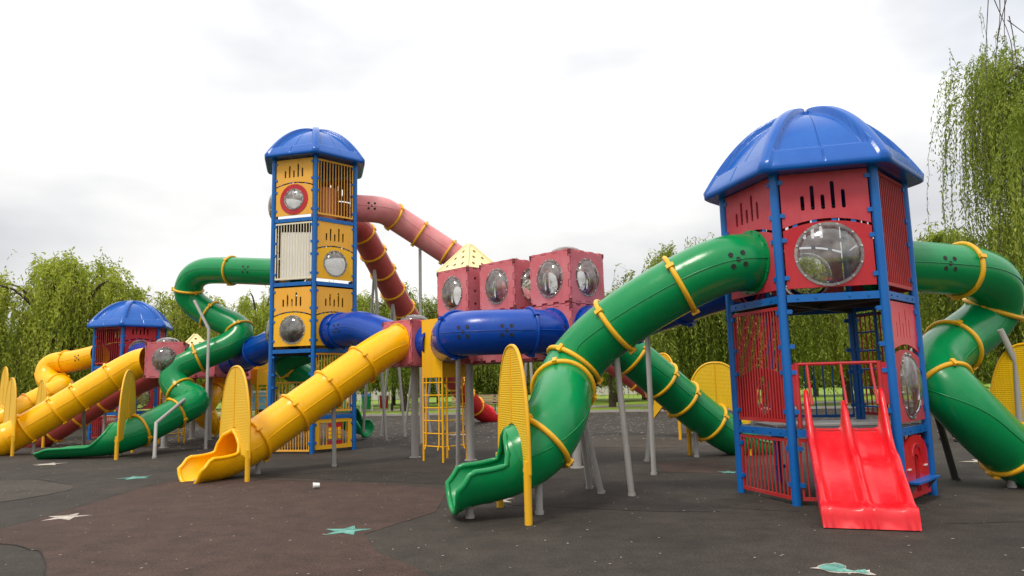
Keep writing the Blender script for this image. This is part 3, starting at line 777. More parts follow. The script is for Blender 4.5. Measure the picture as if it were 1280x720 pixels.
# --- tower B: the tall yellow one
CB = (-5.42, 19.53); BL = [.93, 2.62, 4.36, 6.06]; BT = 7.74
TB = tower('tall four storey yellow hexagonal tower with blue dome roof', CB, BL, BT, 1.02, [
    (4, BL[3], 'bub', 'tan_panel', dict(rx=.25, ry=.25, ringplate='red_panel', top='tan_panel', bulge=.1, bm='bubble_milk')),
    (5, BL[3], 'bars', 'tan_panel', dict(n=11)),
    (0, BL[3], 'tube', 'orange', dict(cz=.48)), (1, BL[3], 'solid', 'orange'), (2, BL[3], 'crown', 'tan_panel'), (3, BL[3], 'bub', 'tan_panel'),
    (4, BL[2], 'bars', 'pale_bar', dict(n=12)),
    (5, BL[2], 'bub', 'yellow_panel', dict(top='tan_panel', bm='bubble_dark', rx=.32, ry=.32)),
    (0, BL[2], 'solid', 'tan_panel'), (1, BL[2], 'crown', 'tan_panel'), (2, BL[2], 'tube', 'tan_panel', dict(cz=.5)), (3, BL[2], 'bars', 'tan_panel'),
    (4, BL[1], 'bub', 'yellow_panel', dict(top='tan_panel', bm='bubble_dark', rx=.34, ry=.34)),
    (5, BL[1], 'tube', 'yellow_panel', dict(cz=.46, top='tan_panel')),
    (0, BL[1], 'bub', 'yellow_panel'), (1, BL[1], 'tube', 'yellow_panel', dict(cz=.46)), (2, BL[1], 'tube', 'tan_panel', dict(cz=.46)), (3, BL[1], 'bub', 'yellow_panel'),
    (5, BL[0], 'bars', 'tan_panel', dict(n=12)), (0, BL[0], 'bars', 'tan_panel', dict(n=12)), (1, BL[0], 'bars', 'tan_panel', dict(n=9, z0=.08, z1=.86)), (2, BL[0], 'bars', 'tan_panel', dict(n=9, z0=.08, z1=.86)),
    (4, 0, 'bars', 'tan_panel', dict(n=13, z0=.07, z1=.82)), (3, 0, 'bars', 'tan_panel', dict(n=13, z0=.07, z1=.82)), (0, 0, 'bars', 'tan_panel', dict(n=12, z0=.07, z1=.82)), (2, 0, 'bars', 'tan_panel', dict(n=12, z0=.07, z1=.82)),
])
F = Face(CB, 5); o = F.o.copy()
b = MB(); b.poly([(-HW, .08), (HW, .08)] + arc_edge(-HW, HW, .80, .07)[::-1], [[(-.42, .18), (.42, .18), (.42, .74), (-.42, .74)]], o, F.u, Z, F.n, -.016, .016); ab = b.build('puzzle_frame', 'yellow_panel', TB)
for z in (.22, .66): 
    b = MB(); b.box(o + Z * z + F.u * .05, .2, .012, .06, (F.u, F.n, Z)); b.build('puzzle_plate', 'red_panel', ab)
for i in range(9):
    x = -.38 + i * .095; b = MB(); b.tube([o + F.u * x + Z * .18 - F.n * .02, o + F.u * x + Z * .74 - F.n * .02], .012, 6); b.build('bar', 'tan_panel', ab)
for i in range(3):
    for j in range(3):
        x = -.1 + i * .13; b = MB(); b.tube([o + F.u * x + Z * (.33 + j * .1) , o + F.u * x + Z * (.41 + j * .1)], .05, 8); b.build('puzzle_roller', 'yellow', ab)

dr_ = Vector((CB[0] + .28, CB[1] - .05, 0)); b = MB(); b.tube([dr_ + Z * (BL[3] + .02), dr_ + Z * (BL[3] + 1.0)], .36, 24); b.build('inner_drum', 'orange', TB)
F = Face(CB, 4); o = F.o + Z * BL[2] - F.n * .09
b = MB(); b.poly([(-.44, .08), (.48, .08), (.48, 1.30), (-.44, 1.37)], [], o, F.u, Z, F.n, -.006, .006); b.build('white_board', 'white', TB)
# --- tower F: the small far one
CF = (-14.35, 27.0)
TF = tower('far low red hexagonal tower with blue dome roof in front of the willows', CF, [.94, 2.6], 4.02, .98, [
    (5, 2.6, 'bub', 'red_panel', dict(top='red_panel')), (4, 2.6, 'bars', 'red_bar', dict(n=11, z1=1.35)), (0, 2.6, 'solid', 'red_faded'), (3, 2.6, 'tube', 'red_panel', dict(cz=.45)), (2, 2.6, 'solid', 'red_panel'), (1, 2.6, 'solid', 'red_panel'),
    (5, .94, 'bub', 'red_faded', dict(top='red_panel')), (4, .94, 'bub', 'red_faded', dict(top='red_panel')), (0, .94, 'bars', 'red_bar'), (2, .94, 'bars', 'red_bar'),
    (4, 0, 'bars', 'red_bar', dict(n=11, z0=.08, z1=.80)), (5, 0, 'bars', 'red_bar', dict(n=11, z0=.08, z1=.80)), (3, 0, 'bars', 'red_bar', dict(n=11, z0=.08, z1=.80)),
])

# --- red double slide
def double_slide():
    F = Face(CA, 4); n = Vector((-.30, -.954, 0)); u = Z.cross(n); o = F.o + F.n * .05 + F.u * .02; Lg = 1.34; hw = .465
    root = empty('double_slide', (o.x + n.x, o.y + n.y, 0), 'glossy red double slide with centre divider leading down from the red tower', 'slide')
    st = 44; prof = []
    def bed(s, side):
        # s 0..1 ; s-curve down to a flat run-out
        z = .955 - .74 * (sstep(s / .92) * .45 + .55 * min(1, s / .84))
        if side > 0: z += .05 * math.exp(-((s - .52) / .12) ** 2) - .03 * math.exp(-((s - .36) / .1) ** 2)
        else: z -= .02 * math.exp(-((s - .6) / .15) ** 2)
        return z
    def wall(s, centre=False):
        hgt = .13 + (.36 if not centre else .22) * (1 - sstep((s - .0) / .30)) + .04 * math.exp(-((s - .74) / .1) ** 2)
        if s > .82: hgt *= 1 - .8 * sstep((s - .82) / .16)
        return hgt
    b = MB(); rows = []
    for i in range(st):
        s = i / (st - 1); P = o + n * (s * Lg); L_, R_, w_, wc = bed(s, -1), bed(s, 1), wall(s), wall(s, True)
        if s > .97: pass
        bl = min(L_, R_); xs = []
        def wallpts(x0, zb, hh, inner, sgn, wt=.045):
            return []
        pts = [(-hw, min(L_ - .12, L_)), (-hw, L_ + w_ * .6), (-hw + .008, L_ + w_ - .02), (-hw + .035, L_ + w_), (-hw + .062, L_ + w_ - .02), (-hw + .075, L_ + w_ * .5), (-hw + .10, L_ + .02), (-hw + .15, L_)]
        pts += [(-.17, L_ - .004), (-.09, L_), (-.062, L_ + .02), (-.042, L_ + wc * .5), (-.03, L_ + wc - .02), (0, L_ * .5 + R_ * .5 + wc), (.03, R_ + wc - .02), (.042, R_ + wc * .5), (.062, R_ + .02), (.09, R_), (.17, R_ - .004)]
        pts += [(hw - .15, R_), (hw - .10, R_ + .02), (hw - .075, R_ + w_ * .5), (hw - .062, R_ + w_ - .02), (hw - .035, R_ + w_), (hw - .008, R_ + w_ - .02), (hw, R_ + w_ * .6), (hw, R_ - .12)]
        if s > .86:
            q = sstep((s - .86) / .12); pts[0] = (-hw, (L_ - .12) * (1 - q) + .02 * q); pts[-1] = (hw, (R_ - .12) * (1 - q) + .02 * q)
        rows.append([P + u * x + Z * z for x, z in pts])
    # front fascia rolling over to the ground
    last = rows[-1]; k = len(last)
    for dz, dn in ((.0, .03), (-.03, .055), (-.10, .075), (-.22, .09)):
        rows.append([Vector((p.x, p.y, max(.012, p.z + dz if i not in (0, k - 1) else .012))) + n * dn for i, p in enumerate(last)])
    rows.append([Vector((p.x, p.y, .012)) for p in rows[-1]])
    vs = [p for r_ in rows for p in r_]; fs = [(i * k + j, (i + 1) * k + j, (i + 1) * k + j + 1, i * k + j + 1) for i in range(len(rows) - 1) for j in range(k - 1)]
    b.add(vs, fs, True); b.build('slide_bed', 'red', root)
    b = MB(); b.box(o + n * .03 + Z * .90, hw - .02, .05, .04, (u, n, Z)); b.build('mounting_lip', 'red_panel', root)
double_slide()

# ------------------------------------------------------------ cubes
CS = .52
def notch_square(h, tab=.04, n=7, ph=0):
    pts = []
    for e in range(4):
        a = e * math.pi / 2; c, s = math.cos(a), math.sin(a); seg = []
        for i in range(n):
            x0, x1 = -h + 2 * h * i / n, -h + 2 * h * (i + 1) / n; y = h - .006 - (tab if (i + ph) % 2 else 0)
            if i == 0: x0 += tab
            if i == n - 1: x1 -= tab
            x0 += .005; x1 -= .005
            seg += [(x0, -y), (x1, -y)]
        pts += [(x * c - y * s, x * s + y * c) for x, y in seg]
    return pts
def cube(label, c, z0, rot, windows=(), top=None, ports=(), base=True, dome=False, holes=()):
    root = empty('play_cube', (c[0], c[1], 0), label, 'play cube', 'faded red cube modules')
    C = Vector((c[0], c[1], z0 + CS))
    core = MB(); core.box(C, .05, .05, .05)
    for i in range(6):
        if i < 4:
            a = rot + i * math.pi / 2; n = Vector((math.cos(a), math.sin(a), 0)); u = Z.cross(n); w_ = Z
        else: n = Z if i == 4 else -Z; a = rot; u = Vector((math.cos(a), math.sin(a), 0)); w_ = n.cross(u)
        o = C + n * (CS - .035); hol = []
        if i in windows: hol = [circ(0, 0, .31, .34, 28)]
        if i in ports: hol = [circ(0, 0, .36, None, 28)]
        if i == 4 and dome: hol = [circ(0, 0, .33, None, 28)]
        if i in holes: hol = [circ(x, y, .035, None, 10) for x in (-.3, .0, .3) for y in (-.28, 0, .28)]
        b = MB(); b.poly(notch_square(CS, ph=i % 2), hol, o, u, w_, n, 0, .035)
        po = b.build('cube_panel', 'pink_cube', root)
        if i in windows: bubble(po, o + n * .022, u, w_, n, 0, 0, .31, .34, 'bubble', .16)
        if i == 4 and dome: bubble(po, o + n * .022, u, w_, n, 0, 0, .33, .33, 'bubble', .16)
        if i < 4:   # cast clip at the lower corner
            for sg in (-1, 1):
                b = MB(); q = C + (n + u).normalized() * (CS * 1.37) + Z * sg * (CS - .05); b.box(q, .03, .03, .04, ((n + u).normalized(), (n - u).normalized(), Z)); b.build('corner_clip', 'cube_dark', po)
    return root
def col(parent_c, z, label, r=.085, base=None):
    p = Vector((parent_c[0], parent_c[1], 0)); b = MB(); b.tube([p - Z * .02, p + Z * z], r, 20); b.tube([p, p + Z * .02], r * 1.6, 20); b.tube([p + Z * (z - .02), p + Z * z], r * 1.6, 20)
    tag(b.build('cube_column', 'grey'), label, 'column', 'grey columns under the cubes')
C1, C2, C3, C4 = (-2.29, 16.68), (-.95, 16.05), (.05, 15.15), (1.10, 14.2)
r45 = R(-45)      # faces: 0 right-front, 1 right-rear, 2 left-rear, 3 left-front
Q0 = 2.05
cube('single red cube with clear dome on top where the long yellow slide starts', C1, Q0, R(-42), ports=(0, 3, 2), dome=True)
cube('lower red cube under the yellow pyramid block', C2, Q0, r45, windows=(), ports=())
cube('upper red cube carrying the pale yellow pyramid', C2, Q0 + 1.045, r45, windows=(3, 1, 2), holes=(0,))
cube('lower red cube behind the blue crawl tube, middle of the row', C3, Q0, r45)
cube('upper red cube with two bubble windows between pyramid cube and end cube', C3, Q0 + 1.045, r45, windows=(3, 0, 1, 2))
cube('lower red cube at the row end with blue tubes on both sides', C4, Q0, r45, ports=(0, 3, 1))
cube('upper red end cube with two bubble windows and a clear dome on top', C4, Q0 + 1.045, r45, windows=(3, 0, 1, 2), dome=True)
for a, c_, l_ in ((C2, C3, 'short red link between pyramid cube and the middle cube'), (C3, C4, 'short red link between the middle cube and end cube')):
    p, q = Vector((*a, Q0 + .45)), Vector((*c_, Q0 + .45)); t = (q - p).normalized(); b = MB()
    b.box((p + q) / 2, .20, .38, .40, (t, Z.cross(t), Z)); lk = b.build('cube_link', 'pink_cube'); tag(lk, l_, 'cube link', 'links between cubes')
    b = MB(); b.box((p + q) / 2 - Z * .43, .30, .42, .025, (t, Z.cross(t), Z)); b.build('link_tray', 'cube_dark', lk)
col(C1, Q0, 'thick grey column under the cube where the long yellow slide starts'); col((-.97, 15.75), Q0, 'thick grey column under the pyramid cube')
col((1.15, 13.95), Q0, 'thick grey column under the end cube with the clear dome'); col(C3, Q0, 'thick grey column under the middle cube')
def pyramid(label, c, z, rot, h=.66, s=CS):
    root = empty('pyramid_block', (c[0], c[1], z), label, 'pyramid', 'pale yellow pyramids')
    C = Vector((c[0], c[1], z)); ap = C + Z * h
    for i in range(4):
        a = rot + i * math.pi / 2; n0 = Vector((math.cos(a), math.sin(a), 0)); u = Z.cross(n0)
        mid = C + n0 * s; w_ = (ap - mid).normalized(); ln = (ap - mid).length; n = u.cross(w_)
        b = MB(); tri = [(-s, 0), (s, 0), (.05, ln * .95), (-.05, ln * .95)]
        hol = [circ(x, y * ln, .045, None, 10) for x, y in ((-.26, .16), (0, .16), (.26, .16), (-.13, .42), (.13, .42), (0, .66))]
        b.poly(tri, hol, mid, u, w_, n, -.03, 0); b.build('pyramid_panel', 'cream', root)
        b = MB(); q = C + (n0 + u) * s; b.tube([q, q * .06 + ap * .94], .028, 6); b.build('pyramid_edge', 'cream', root)
pyramid('pale yellow pierced pyramid on top of the cube row beside the tall tower', C2, Q0 + 2.09, r45)

# left wing cubes
CE, CE2, CE3, CE4 = (-10.27, 21.4), (-11.05, 25.0), (-10.25, 24.45), (-9.45, 23.9)
cube('red cube with bubble window and dome where the left yellow slide starts', CE, 2.02, R(-72), windows=(0, 2), ports=(3, 1), dome=True)
cube('red cube under the smaller pale yellow pyramid of the left wing', CE2, 2.06, R(-60))
cube('red cube of the left wing behind the green spiral slide', CE3, 2.06, R(-60), windows=(0,))
cube('red cube of the left wing joined to the blue crawl tube', CE4, 2.06, R(-55), ports=(0,))
cube('red cube tucked behind the blue crawl tube left of the tall tower', (-9.75, 26.8), 2.0, R(-60))
col((-9.75, 26.8), 2.0, 'thick grey column under the red cube tucked behind the blue crawl tube')
pyramid('smaller pale yellow pyramid above the left wing cubes', CE2, 3.02, R(-60), .6)
col(CE, 2.02, 'thick grey column under the cube of the left yellow slide'); col(CE3, 2.06, 'thick grey column under the left wing cubes behind the spiral slide')
col(CE2, 2.06, 'thick grey column under the smaller pyramid cube')
col(CE4, 2.06, 'thick grey column under the left wing cube with the blue tube')

# ------------------------------------------------------------ slides and crawl tubes
def fo(c, k, z, d=0.0):
    F = Face(c, k); p = F.o + F.n * d; return ('w', p.x, p.y, z)
# green slide, tower A left face
rt, pth = tube_slide('near green tube slide curving down from the red tower to a yellow shield',
    [fo(CA, 3, ZA, -.05), fo(CA, 3, ZA - .02, .55), (765, 404, 10.2), (706, 466, 10.6), (701, 512, 9.45), (676, 558, 9.15), (640, 578, 9.15), (606, 588, 9.08), (565, 592, 8.98)],
    'green', [(843, 349), (765, 404), (719, 457), (701, 486), (678, 555)], vent=(912, 330), exit_len=.95, shield_at=(645, 576), sh=(2.08, 1.36), posts=((658, 652), (622, 630)),
    sups=[((767, 404), [(790, 620)]), ((722, 455), [(752, 617), (737, 611)]), ((676, 556), ['v']), ((590, 604), ['v'])], cap=.8)
flange(rt, Face(CA, 3).o + Z * ZA + Face(CA, 3).n * .014, Face(CA, 3).n, .4, 'green')
# green slide, tower A right-rear
rt, pth = tube_slide('green tube slide leaving the right side of the red tower and doubling back',
    [fo(CA, 0, ZA, -.05), fo(CA, 0, ZA, .8), (1246, 342, 11.1), (1244, 394, 11.7), (1190, 432, 11.2), (1158, 462, 10.75), (1190, 492, 10.15), (1256, 562, 10.3), (1330, 606, 10.75), (1375, 612, 11)],
    'green', [(1200, 342), (1247, 391), (1189, 431), (1185, 478), (1253, 568)], vent=(1163, 338), exit_len=.85, shield_at=(1300, 595), sh=(2.0, 1.4),
    sups=[((1253, 568), ['v'])], cap=.75, r=.385)
support(rt, PY(1250, 412, 10.75), G(1279, 604), bent=PY(1270, 452, 10.75))
support(rt, PY(1172, 520, 10.9), G(1195, 600), 'dark_grey', .05)
# green slide from the end cube, behind tower A
rt, pth = tube_slide('green tube slide running down behind the red tower from the end cube',
    [('w', 1.40, 14.5, 2.62), ('w', 1.9, 14.85, 2.5), (792, 446, 14.75), (888, 529, 15.5), (922, 549, 15.7), (960, 556, 15.9)], 'green', [(768, 430), (792, 446), (827, 474), (851, 499), (886, 528)],
    exit_len=.8, shield_at=(896, 535), sh=(1.95, 1.5), posts=((856, 566), (932, 566)), sups=[((812, 465), [(808.5, 577)]), ((866, 512), ['v'])])
# yellow slide from cube 1
rt, pth = tube_slide('long straight yellow tube slide passing in front of the tall yellow tower',
    [('w', -2.62, 16.30, 2.58), (478, 437, 15.9), (321, 550, 14.25), (292, 566, 13.8), (268, 574, 13.5), (238, 576, 13.15)], 'yellow', [(453, 453), (409, 483), (364, 514), (321, 550)],
    exit_len=1.0, shield_at=(291, 567), sh=(2.06, 1.36), posts=((308, 601), (272, 590)), ccol='yellow', sups=[((418, 480), [(418, 583)]), ((323, 549), ['v']), ((250, 577), ['v'])], cap=.6)
flange(rt, Vector((-2.29, 16.68, 2.58)) + Vector((math.cos(R(-132)), math.sin(R(-132)), 0)) * .523, (math.cos(R(-132)), math.sin(R(-132)), 0), .4, 'yellow')
# blue crawl tube, end cube left face to the climber box
def crawl(label, ctrl, collars, vent, sups=(), r=.42, cap=.6):
    return tube_slide(label, ctrl, 'blue_tube', collars, r=r, exit_len=0, vent=vent, ccol='blue_tube', group='blue crawl tubes', name='crawl_tube', cat='crawl tube', sups=sups, cap=cap)
rt, pth = crawl('big blue crawl tube with vent holes in front of the red cube row',
    [('w', .75, 13.85, 2.57), ('w', .33, 13.30, 2.56), ('w', -1.1, 13.35, 2.56), ('w', -1.35, 15.5, 2.5)], [(662, 414), (572, 417)], [(688, 412), (633, 415), (588, 417)], sups=[((572, 417), [('d', -.1, .9)])])
flange(rt, Vector((.73, 13.83, 2.57)), (-.7071, -.7071, 0), .42, 'blue_tube')
rt, pth = crawl('blue crawl tube behind the near green slide joining end cube and red tower',
    [('w', 1.44, 13.86, 2.6), ('w', 1.9, 13.35, 2.66), fo(CA, 2, 3.08, .5), fo(CA, 2, 3.1, -.02)], [.33, .66], None, sups=[((810, 400), ['v'])])
flange(rt, Vector((1.47, 13.83, 2.6)), (.7071, -.7071, 0), .42, 'blue_tube')
crawl('short blue crawl tube between the single red cube and yellow climber box', [('w', -1.95, 16.34, 2.58), ('w', -1.7, 16.09, 2.55)], [], None, r=.40)
rt, pth = crawl('blue crawl tube curving from the tall yellow tower towards the single red cube',
    [fo(CB, 5, 3.08, -.02), fo(CB, 5, 3.08, .55), (452, 408, 18.1), ('w', -2.62, 17.02, 2.62)], [(428, 411)], [(418, 411), (437, 415)], cap=.7)
flange(rt, Face(CB, 5).o + Z * 3.08 + Face(CB, 5).n * .014, Face(CB, 5).n, .42, 'blue_tube')
rt, pth = crawl('blue crawl tube from the tall yellow tower back to the left wing cubes',
    [fo(CB, 2, 3.08, -.02), fo(CB, 2, 3.06, .6), ('w', -8.1, 22.2, 2.7), ('w', -9.17, 23.5, 2.54)], [(322, 440), (303, 447)], [(312, 443)], sups=[((300, 447), [('d', -.35, 0), ('d', .2, .1)])])
crawl('blue crawl tube linking the far low tower with the left wing cube', [fo(CF, 5, 3.0, 0), fo(CF, 5, 2.95, .8), ('w', -10.55, 22.2, 2.5), ('w', -10.4, 21.85, 2.5)], [.4], None)
# green spiral slide of the tall tower
rt, pth = tube_slide('green spiral tube slide winding down left of the tall yellow tower to a flat trough',
    [fo(CB, 2, 4.98, -.05), ('w', -6.75, 20.8, 5.0), (292, 338, 21.3), (243, 338, 21.7), (231, 372, 22.0), (266, 396, 22.1), (306, 412, 22.0), (290, 432, 21.7), (247, 447, 21.4), (212, 464, 21.2), (224, 492, 21.0), (252, 500, 20.7), (218, 517, 20.1), (172, 541, 19.2), (142, 549, 18.8), (118, 550.5, 18.6), (56, 554, 18.8)],
    'green', [(290, 338), (238, 362), (262, 394), (293, 416), (248, 447), (230, 484), (220, 516), (178, 541)], vent=(318, 338), exit_len=2.0, shield_at=(160, 552), sh=(2.2, 1.3), posts=((149, 572), (169, 563)), cap=.8, flare=.05, amin=66, endcut=12,
    sups=[((140, 560), [('d', .1, .2)])])
support(rt, PY(243, 376, 21.3), G(257, 561.5), bent=PY(261, 411, 20.9))
support(rt, PY(231, 499, 20.1), G(193, 573), bent=PY(195, 529, 18.3))
# left yellow slide from cube E
rt, pth = tube_slide('left yellow tube slide running down from the red cube with the bubble window',
    [('w', -10.75, 21.25, 2.52), (168, 455, 21.3), (33, 536, 20.4), (4, 551, 20.2), (-12, 555, 20.05), (-32, 557, 19.9)], 'yellow', [(140, 468), (98, 494), (72, 513), (33, 536)], exit_len=.9, shield_at=(12, 549), sh=(2.1, 1.36), posts=('side', -.72, .69), ccol='yellow', r=.42,
    sups=[((104, 490), [(105, 560)]), ((42, 530), ['v'])])
# red slide behind it
rt, pth = tube_slide('dark red tube slide behind and below the left yellow slide',
    [('w', -10.5, 22.0, 2.3), (170, 478, 22.6), (101, 517, 23.0), (58, 544, 23.2), (32, 553, 23.2), (10, 556, 23.2)], 'red_tube', [(164, 481), (131, 500), (101, 517), (69, 537)], exit_len=.8, shield_at=(49, 548), sh=(2.1, 1.25), posts=('side', -.72, .69), sups=[((131, 500), ['v']), ((69, 537), ['v'])], r=.38)
# far yellow slide of tower F
rt, pth = tube_slide('far yellow tube slide curling out of the far low red tower',
    [fo(CF, 3, 3.05, -.05), (92, 452, 27.2), (60, 454, 27.3), (58, 478, 27), (84, 484, 26.4), (62, 492, 26.0), (10, 520, 25), (-30, 545, 24.5), (-60, 552, 24.4)], 'yellow', [(84, 452), (74, 481), (60, 492), (36, 506), (10, 520)], vent=(108, 450), exit_len=.8, shield_at=(2, 525), sh=(2.6, 1.3), posts=('side', -.72, .69), ccol='yellow', sups=[((76, 482), ['v']), ((40, 504), ['v'])], cap=.8)
# pink slides from the top of tower B
rt, pth = tube_slide('high faded red tube slide passing behind the pale yellow pyramid',
    [fo(CB, 0, 6.62, -.05), fo(CB, 0, 6.62, .8), (491, 270, 20.6), (560, 315, 21.0), (860, 513, 21.2), (900, 535, 21.2), (935, 540, 21.2)], 'pink_tube', [(491, 270), (526, 292), (560, 315), (600, 341), (640, 368), (690, 401), (740, 434), (800, 473)], vent=(463, 262), exit_len=.8, shield_at=(886, 528), sh=(2.0, 1.3), r=.38,
    mats=['pink_tube'] * 6 + ['red_tube'], sups=[((526, 292), ['v']), ((660, 381), [('d', -.25, .3), ('d', .1, -.2)])])
rt, pth = tube_slide('steep faded red tube slide going away from the tall tower past the single red cube',
    [fo(CB, 1, 6.55, -.05), fo(CB, 1, 6.5, .35), (447, 279, 21.6), (503, 386, 24.6), (578, 490, 29.4), (600, 516, 31.5), (625, 522, 32.2)], 'red_tube', [(454, 291), (464, 317), (476, 341), (490, 364), (503, 386), (518, 412), (535, 432), (553, 457), (567, 478), (580, 494), (592, 508)], exit_len=.9, r=.39,
    mats=['red_tube'] * 9 + ['red'], sups=[((466, 322), [('d', -.45, .4), ('d', .45, -.5)]), ((490, 364), [('d', -.45, .4), ('d', .45, -.4)]), ((518, 412), [('d', -.5, .4), ('d', .5, -.3)]), ((540, 440), [('d', -.4, .3), ('d', .4, -.3)]), ((580, 494), ['v'])])
# green slide behind tower B
tube_slide('green tube slide hidden behind the tall yellow tower with its mouth at the right', [fo(CB, 1, 3.08, 0), fo(CB, 1, 3.08, .9), (345, 452, 22.6), (388, 474, 23), (420, 510, 23.1), (440, 527, 23.0), (459, 528, 22.8)], 'green', [(362, 458), (400, 488)], exit_len=.7, r=.38)
# small yellow slide behind the spiral
tube_slide('small yellow tube slide behind the green spiral slide', [('w', -10.1, 25.0, 2.5), ('w', -9.8, 25.6, 2.4), (268, 478, 25.6), (262, 500, 25.0), (250, 512, 25.0), (262, 526, 25.6), (274, 530, 25.8)], 'yellow', [(266, 488), (256, 508)], exit_len=.6, r=.36, ccol='yellow', cap=.6)

# standalone shield behind (guard of the hidden slide)
def lone_shield(px, py, width, height, yaw, label):
    g = G(px, py); t = Vector((math.cos(yaw), math.sin(yaw), 0)); side = Z.cross(t)
    root = empty('slide_shield', g, label, 'shield')
    hw = width / 2
    outer = [(hw * math.copysign(abs(math.cos(a)) ** .8, math.cos(a)), .75 + (height - .75) * math.sin(a) ** .9) for a in np.linspace(0, math.pi, 25)] + [(-hw * .75, .55), (0, .95), (hw * .75, .55)]
    b = MB(); b.poly(outer, [], g, side, Z, t, -.012, .012); b.build('plate', 'perf', root)
    b = MB(); b.tube([g + side * x + Z * y for x, y in outer], .024, 8, closed=True); b.tube([g + Z * .95 - t * .015, g + Z * height - t * .015], .013, 6); b.build('rim', 'yellow_dull', root)
    for s in (-1, 1):
        b = MB(); q = g + side * s * (hw - .06); b.tube([q, q + Z * .85], .04, 10); b.build('post', 'yellow_dull', root)
lone_shield(833, 548, 1.35, 2.35, R(25), 'narrow yellow shield standing beyond the second green slide')

# ------------------------------------------------------------ yellow climbers
def climber(label, c, rot, side, z0, z1):
    root = empty('climber_box', (c[0], c[1], 0), label, 'climber', 'yellow climbing entries')
    C = Vector((c[0], c[1], 0)); h = side / 2
    for i in range(4):
        a = rot + i * math.pi / 2; n = Vector((math.cos(a), math.sin(a), 0)); u = Z.cross(n); o = C + n * h
        hol = [circ(0, 2.5, .27, None, 20)] if i in (0, 2) else []
        b = MB(); b.poly([(-h + .015, z0), (h - .015, z0), (h - .015, z1), (-h + .015, z1)], hol, o, u, Z, n, -.012, .012); b.build('side_panel', 'yellow_panel', root)
        p = C + (n + u) * h
        b = MB(); b.tube([p, p + Z * z1], .024, 10); b.build('corner_post', 'yellow', root)
        if i in (0, 3):
            for x in (-.22, .22):
                b = MB(); q = o + u * x; b.tube([q + Z * z0, q + Z * .35 + n * .02, q + Z * .25 + n * .06], .016, 8); b.build('rail', 'yellow', root)
            for k in range(6):
                b = MB(); q = o + Z * (.32 + k * .27); b.tube([q - u * (h - .02), q + u * (h - .02)], .014, 8); b.build('rung', 'yellow', root)
climber('yellow climbing entry box with ladders beside the single red cube', (-1.53, 15.92), r45, .66, 1.78, 3.05)
climber('far yellow climbing entry box with ladders near the blue crawl tube of the left wing', (-8.55, 24.6), R(-50), .55, 1.78, 2.3)
climber('small yellow ladder box below the left wing cube with bubble window', (-10.9, 23.2), R(-50), .6, 1.6, 2.05)

# ------------------------------------------------------------ bench, bins, boards
def bench(px, py, yaw):
    g = G(px, py); root = empty('park_bench', g, 'wooden slatted park bench on the far edge of the rubber', 'bench')
    u = Vector((math.cos(yaw), math.sin(yaw), 0)); n = Vector((u.y, -u.x, 0))
    for i in range(4):
        b = MB(); b.box(g + Z * .46 + n * (-.2 + i * .13), 1.5, .05, .02, (u, n, Z)); b.build('seat_slat', 'wood', root)
    for i in range(3):
        b = MB(); b.box(g + Z * (.62 + i * .16) - n * (.27 + .03 * i), 1.5, .018, .065, (u, n, Z)); b.build('back_slat', 'wood', root)
    for s in (-1.1, 1.1):
        b = MB(); q = g + u * s; b.box(q + Z * .22 + n * .2, .04, .04, .22, (u, n, Z)); b.box(q + Z * .22 - n * .22, .04, .04, .22, (u, n, Z)); b.box(q + Z * .43, .035, .26, .02, (u, n, Z)); b.box(q + Z * .75 - n * .31, .03, .02, .28, (u, n, Z)); b.build('leg', 'dark_grey', root)
bench(596, 515, .02)
def bin_(px, Y, mat, lid, label):
    g = PY(px, 500, Y); g.z = 0; root = empty('litter_bin', g, label, 'bin', 'litter bins on the lawn')
    b = MB(); b.tube([g + Z * .12, g + Z * 1.0], [.28, .34], 16); b.build('body', mat, root)
    b = MB(); b.tube([g + Z * 1.0, g + Z * 1.12, g + Z * 1.22], [.36, .30, .1], 16); b.build('lid', lid, root)
    for s in (-1, 1):
        b = MB(); b.tube([g + XX * s * .4, g + XX * s * .4 + Z * 1.0], .03, 8); b.build('stand', 'white', root)
bin_(480, 52, 'red_panel', 'white', 'red and white litter bin on the lawn behind the grey slide posts')
bin_(458, 50, 'green', 'post_blue', 'green litter bin with blue lid on the lawn right of the tall tower')
b = MB(); g = PY(322, 505, 44); g.z = 0
rt = empty('banner_board', g, 'pale blue and white banner board beyond the rubber behind the tall tower', 'board')
b.box(g + Z * .95, 1.0, .04, .5); 
M['banner'] = plastic('banner_blue', (.10, .33, .50), .6, (.5, .6, .66), .7)
b.build('banner', 'banner', rt); b = MB(); b.box(g + Z * 1.52, 1.0, .04, .06); b.build('banner_edge', 'white', rt)
for s in (-.9, .9):
    b = MB(); b.tube([g + XX * s, g + XX * s + Z * 1.6], .04, 8); b.build('leg', 'grey', rt)
# lamp posts on the lawn
def lamp(px, Y, label):
    g = PY(px, 500, Y); g.z = 0; root = empty('lamp_post', g, label, 'lamp post', 'black lamp posts on the lawn')
    b = MB(); b.tube([g, g + Z * .5, g + Z * .52, g + Z * 3.6], [.09, .08, .05, .04], 10); b.build('pole', 'black', root)
    b = MB(); b.tube([g + Z * 3.6, g + Z * 3.75, g + Z * 4.05, g + Z * 4.15], [.06, .16, .2, .05], 12); b.build('lantern', 'white', root)
lamp(490, 50, 'black lamp post right of the red and white litter bin'); lamp(530, 44, 'black lamp post beside the thick column of the single red cube')
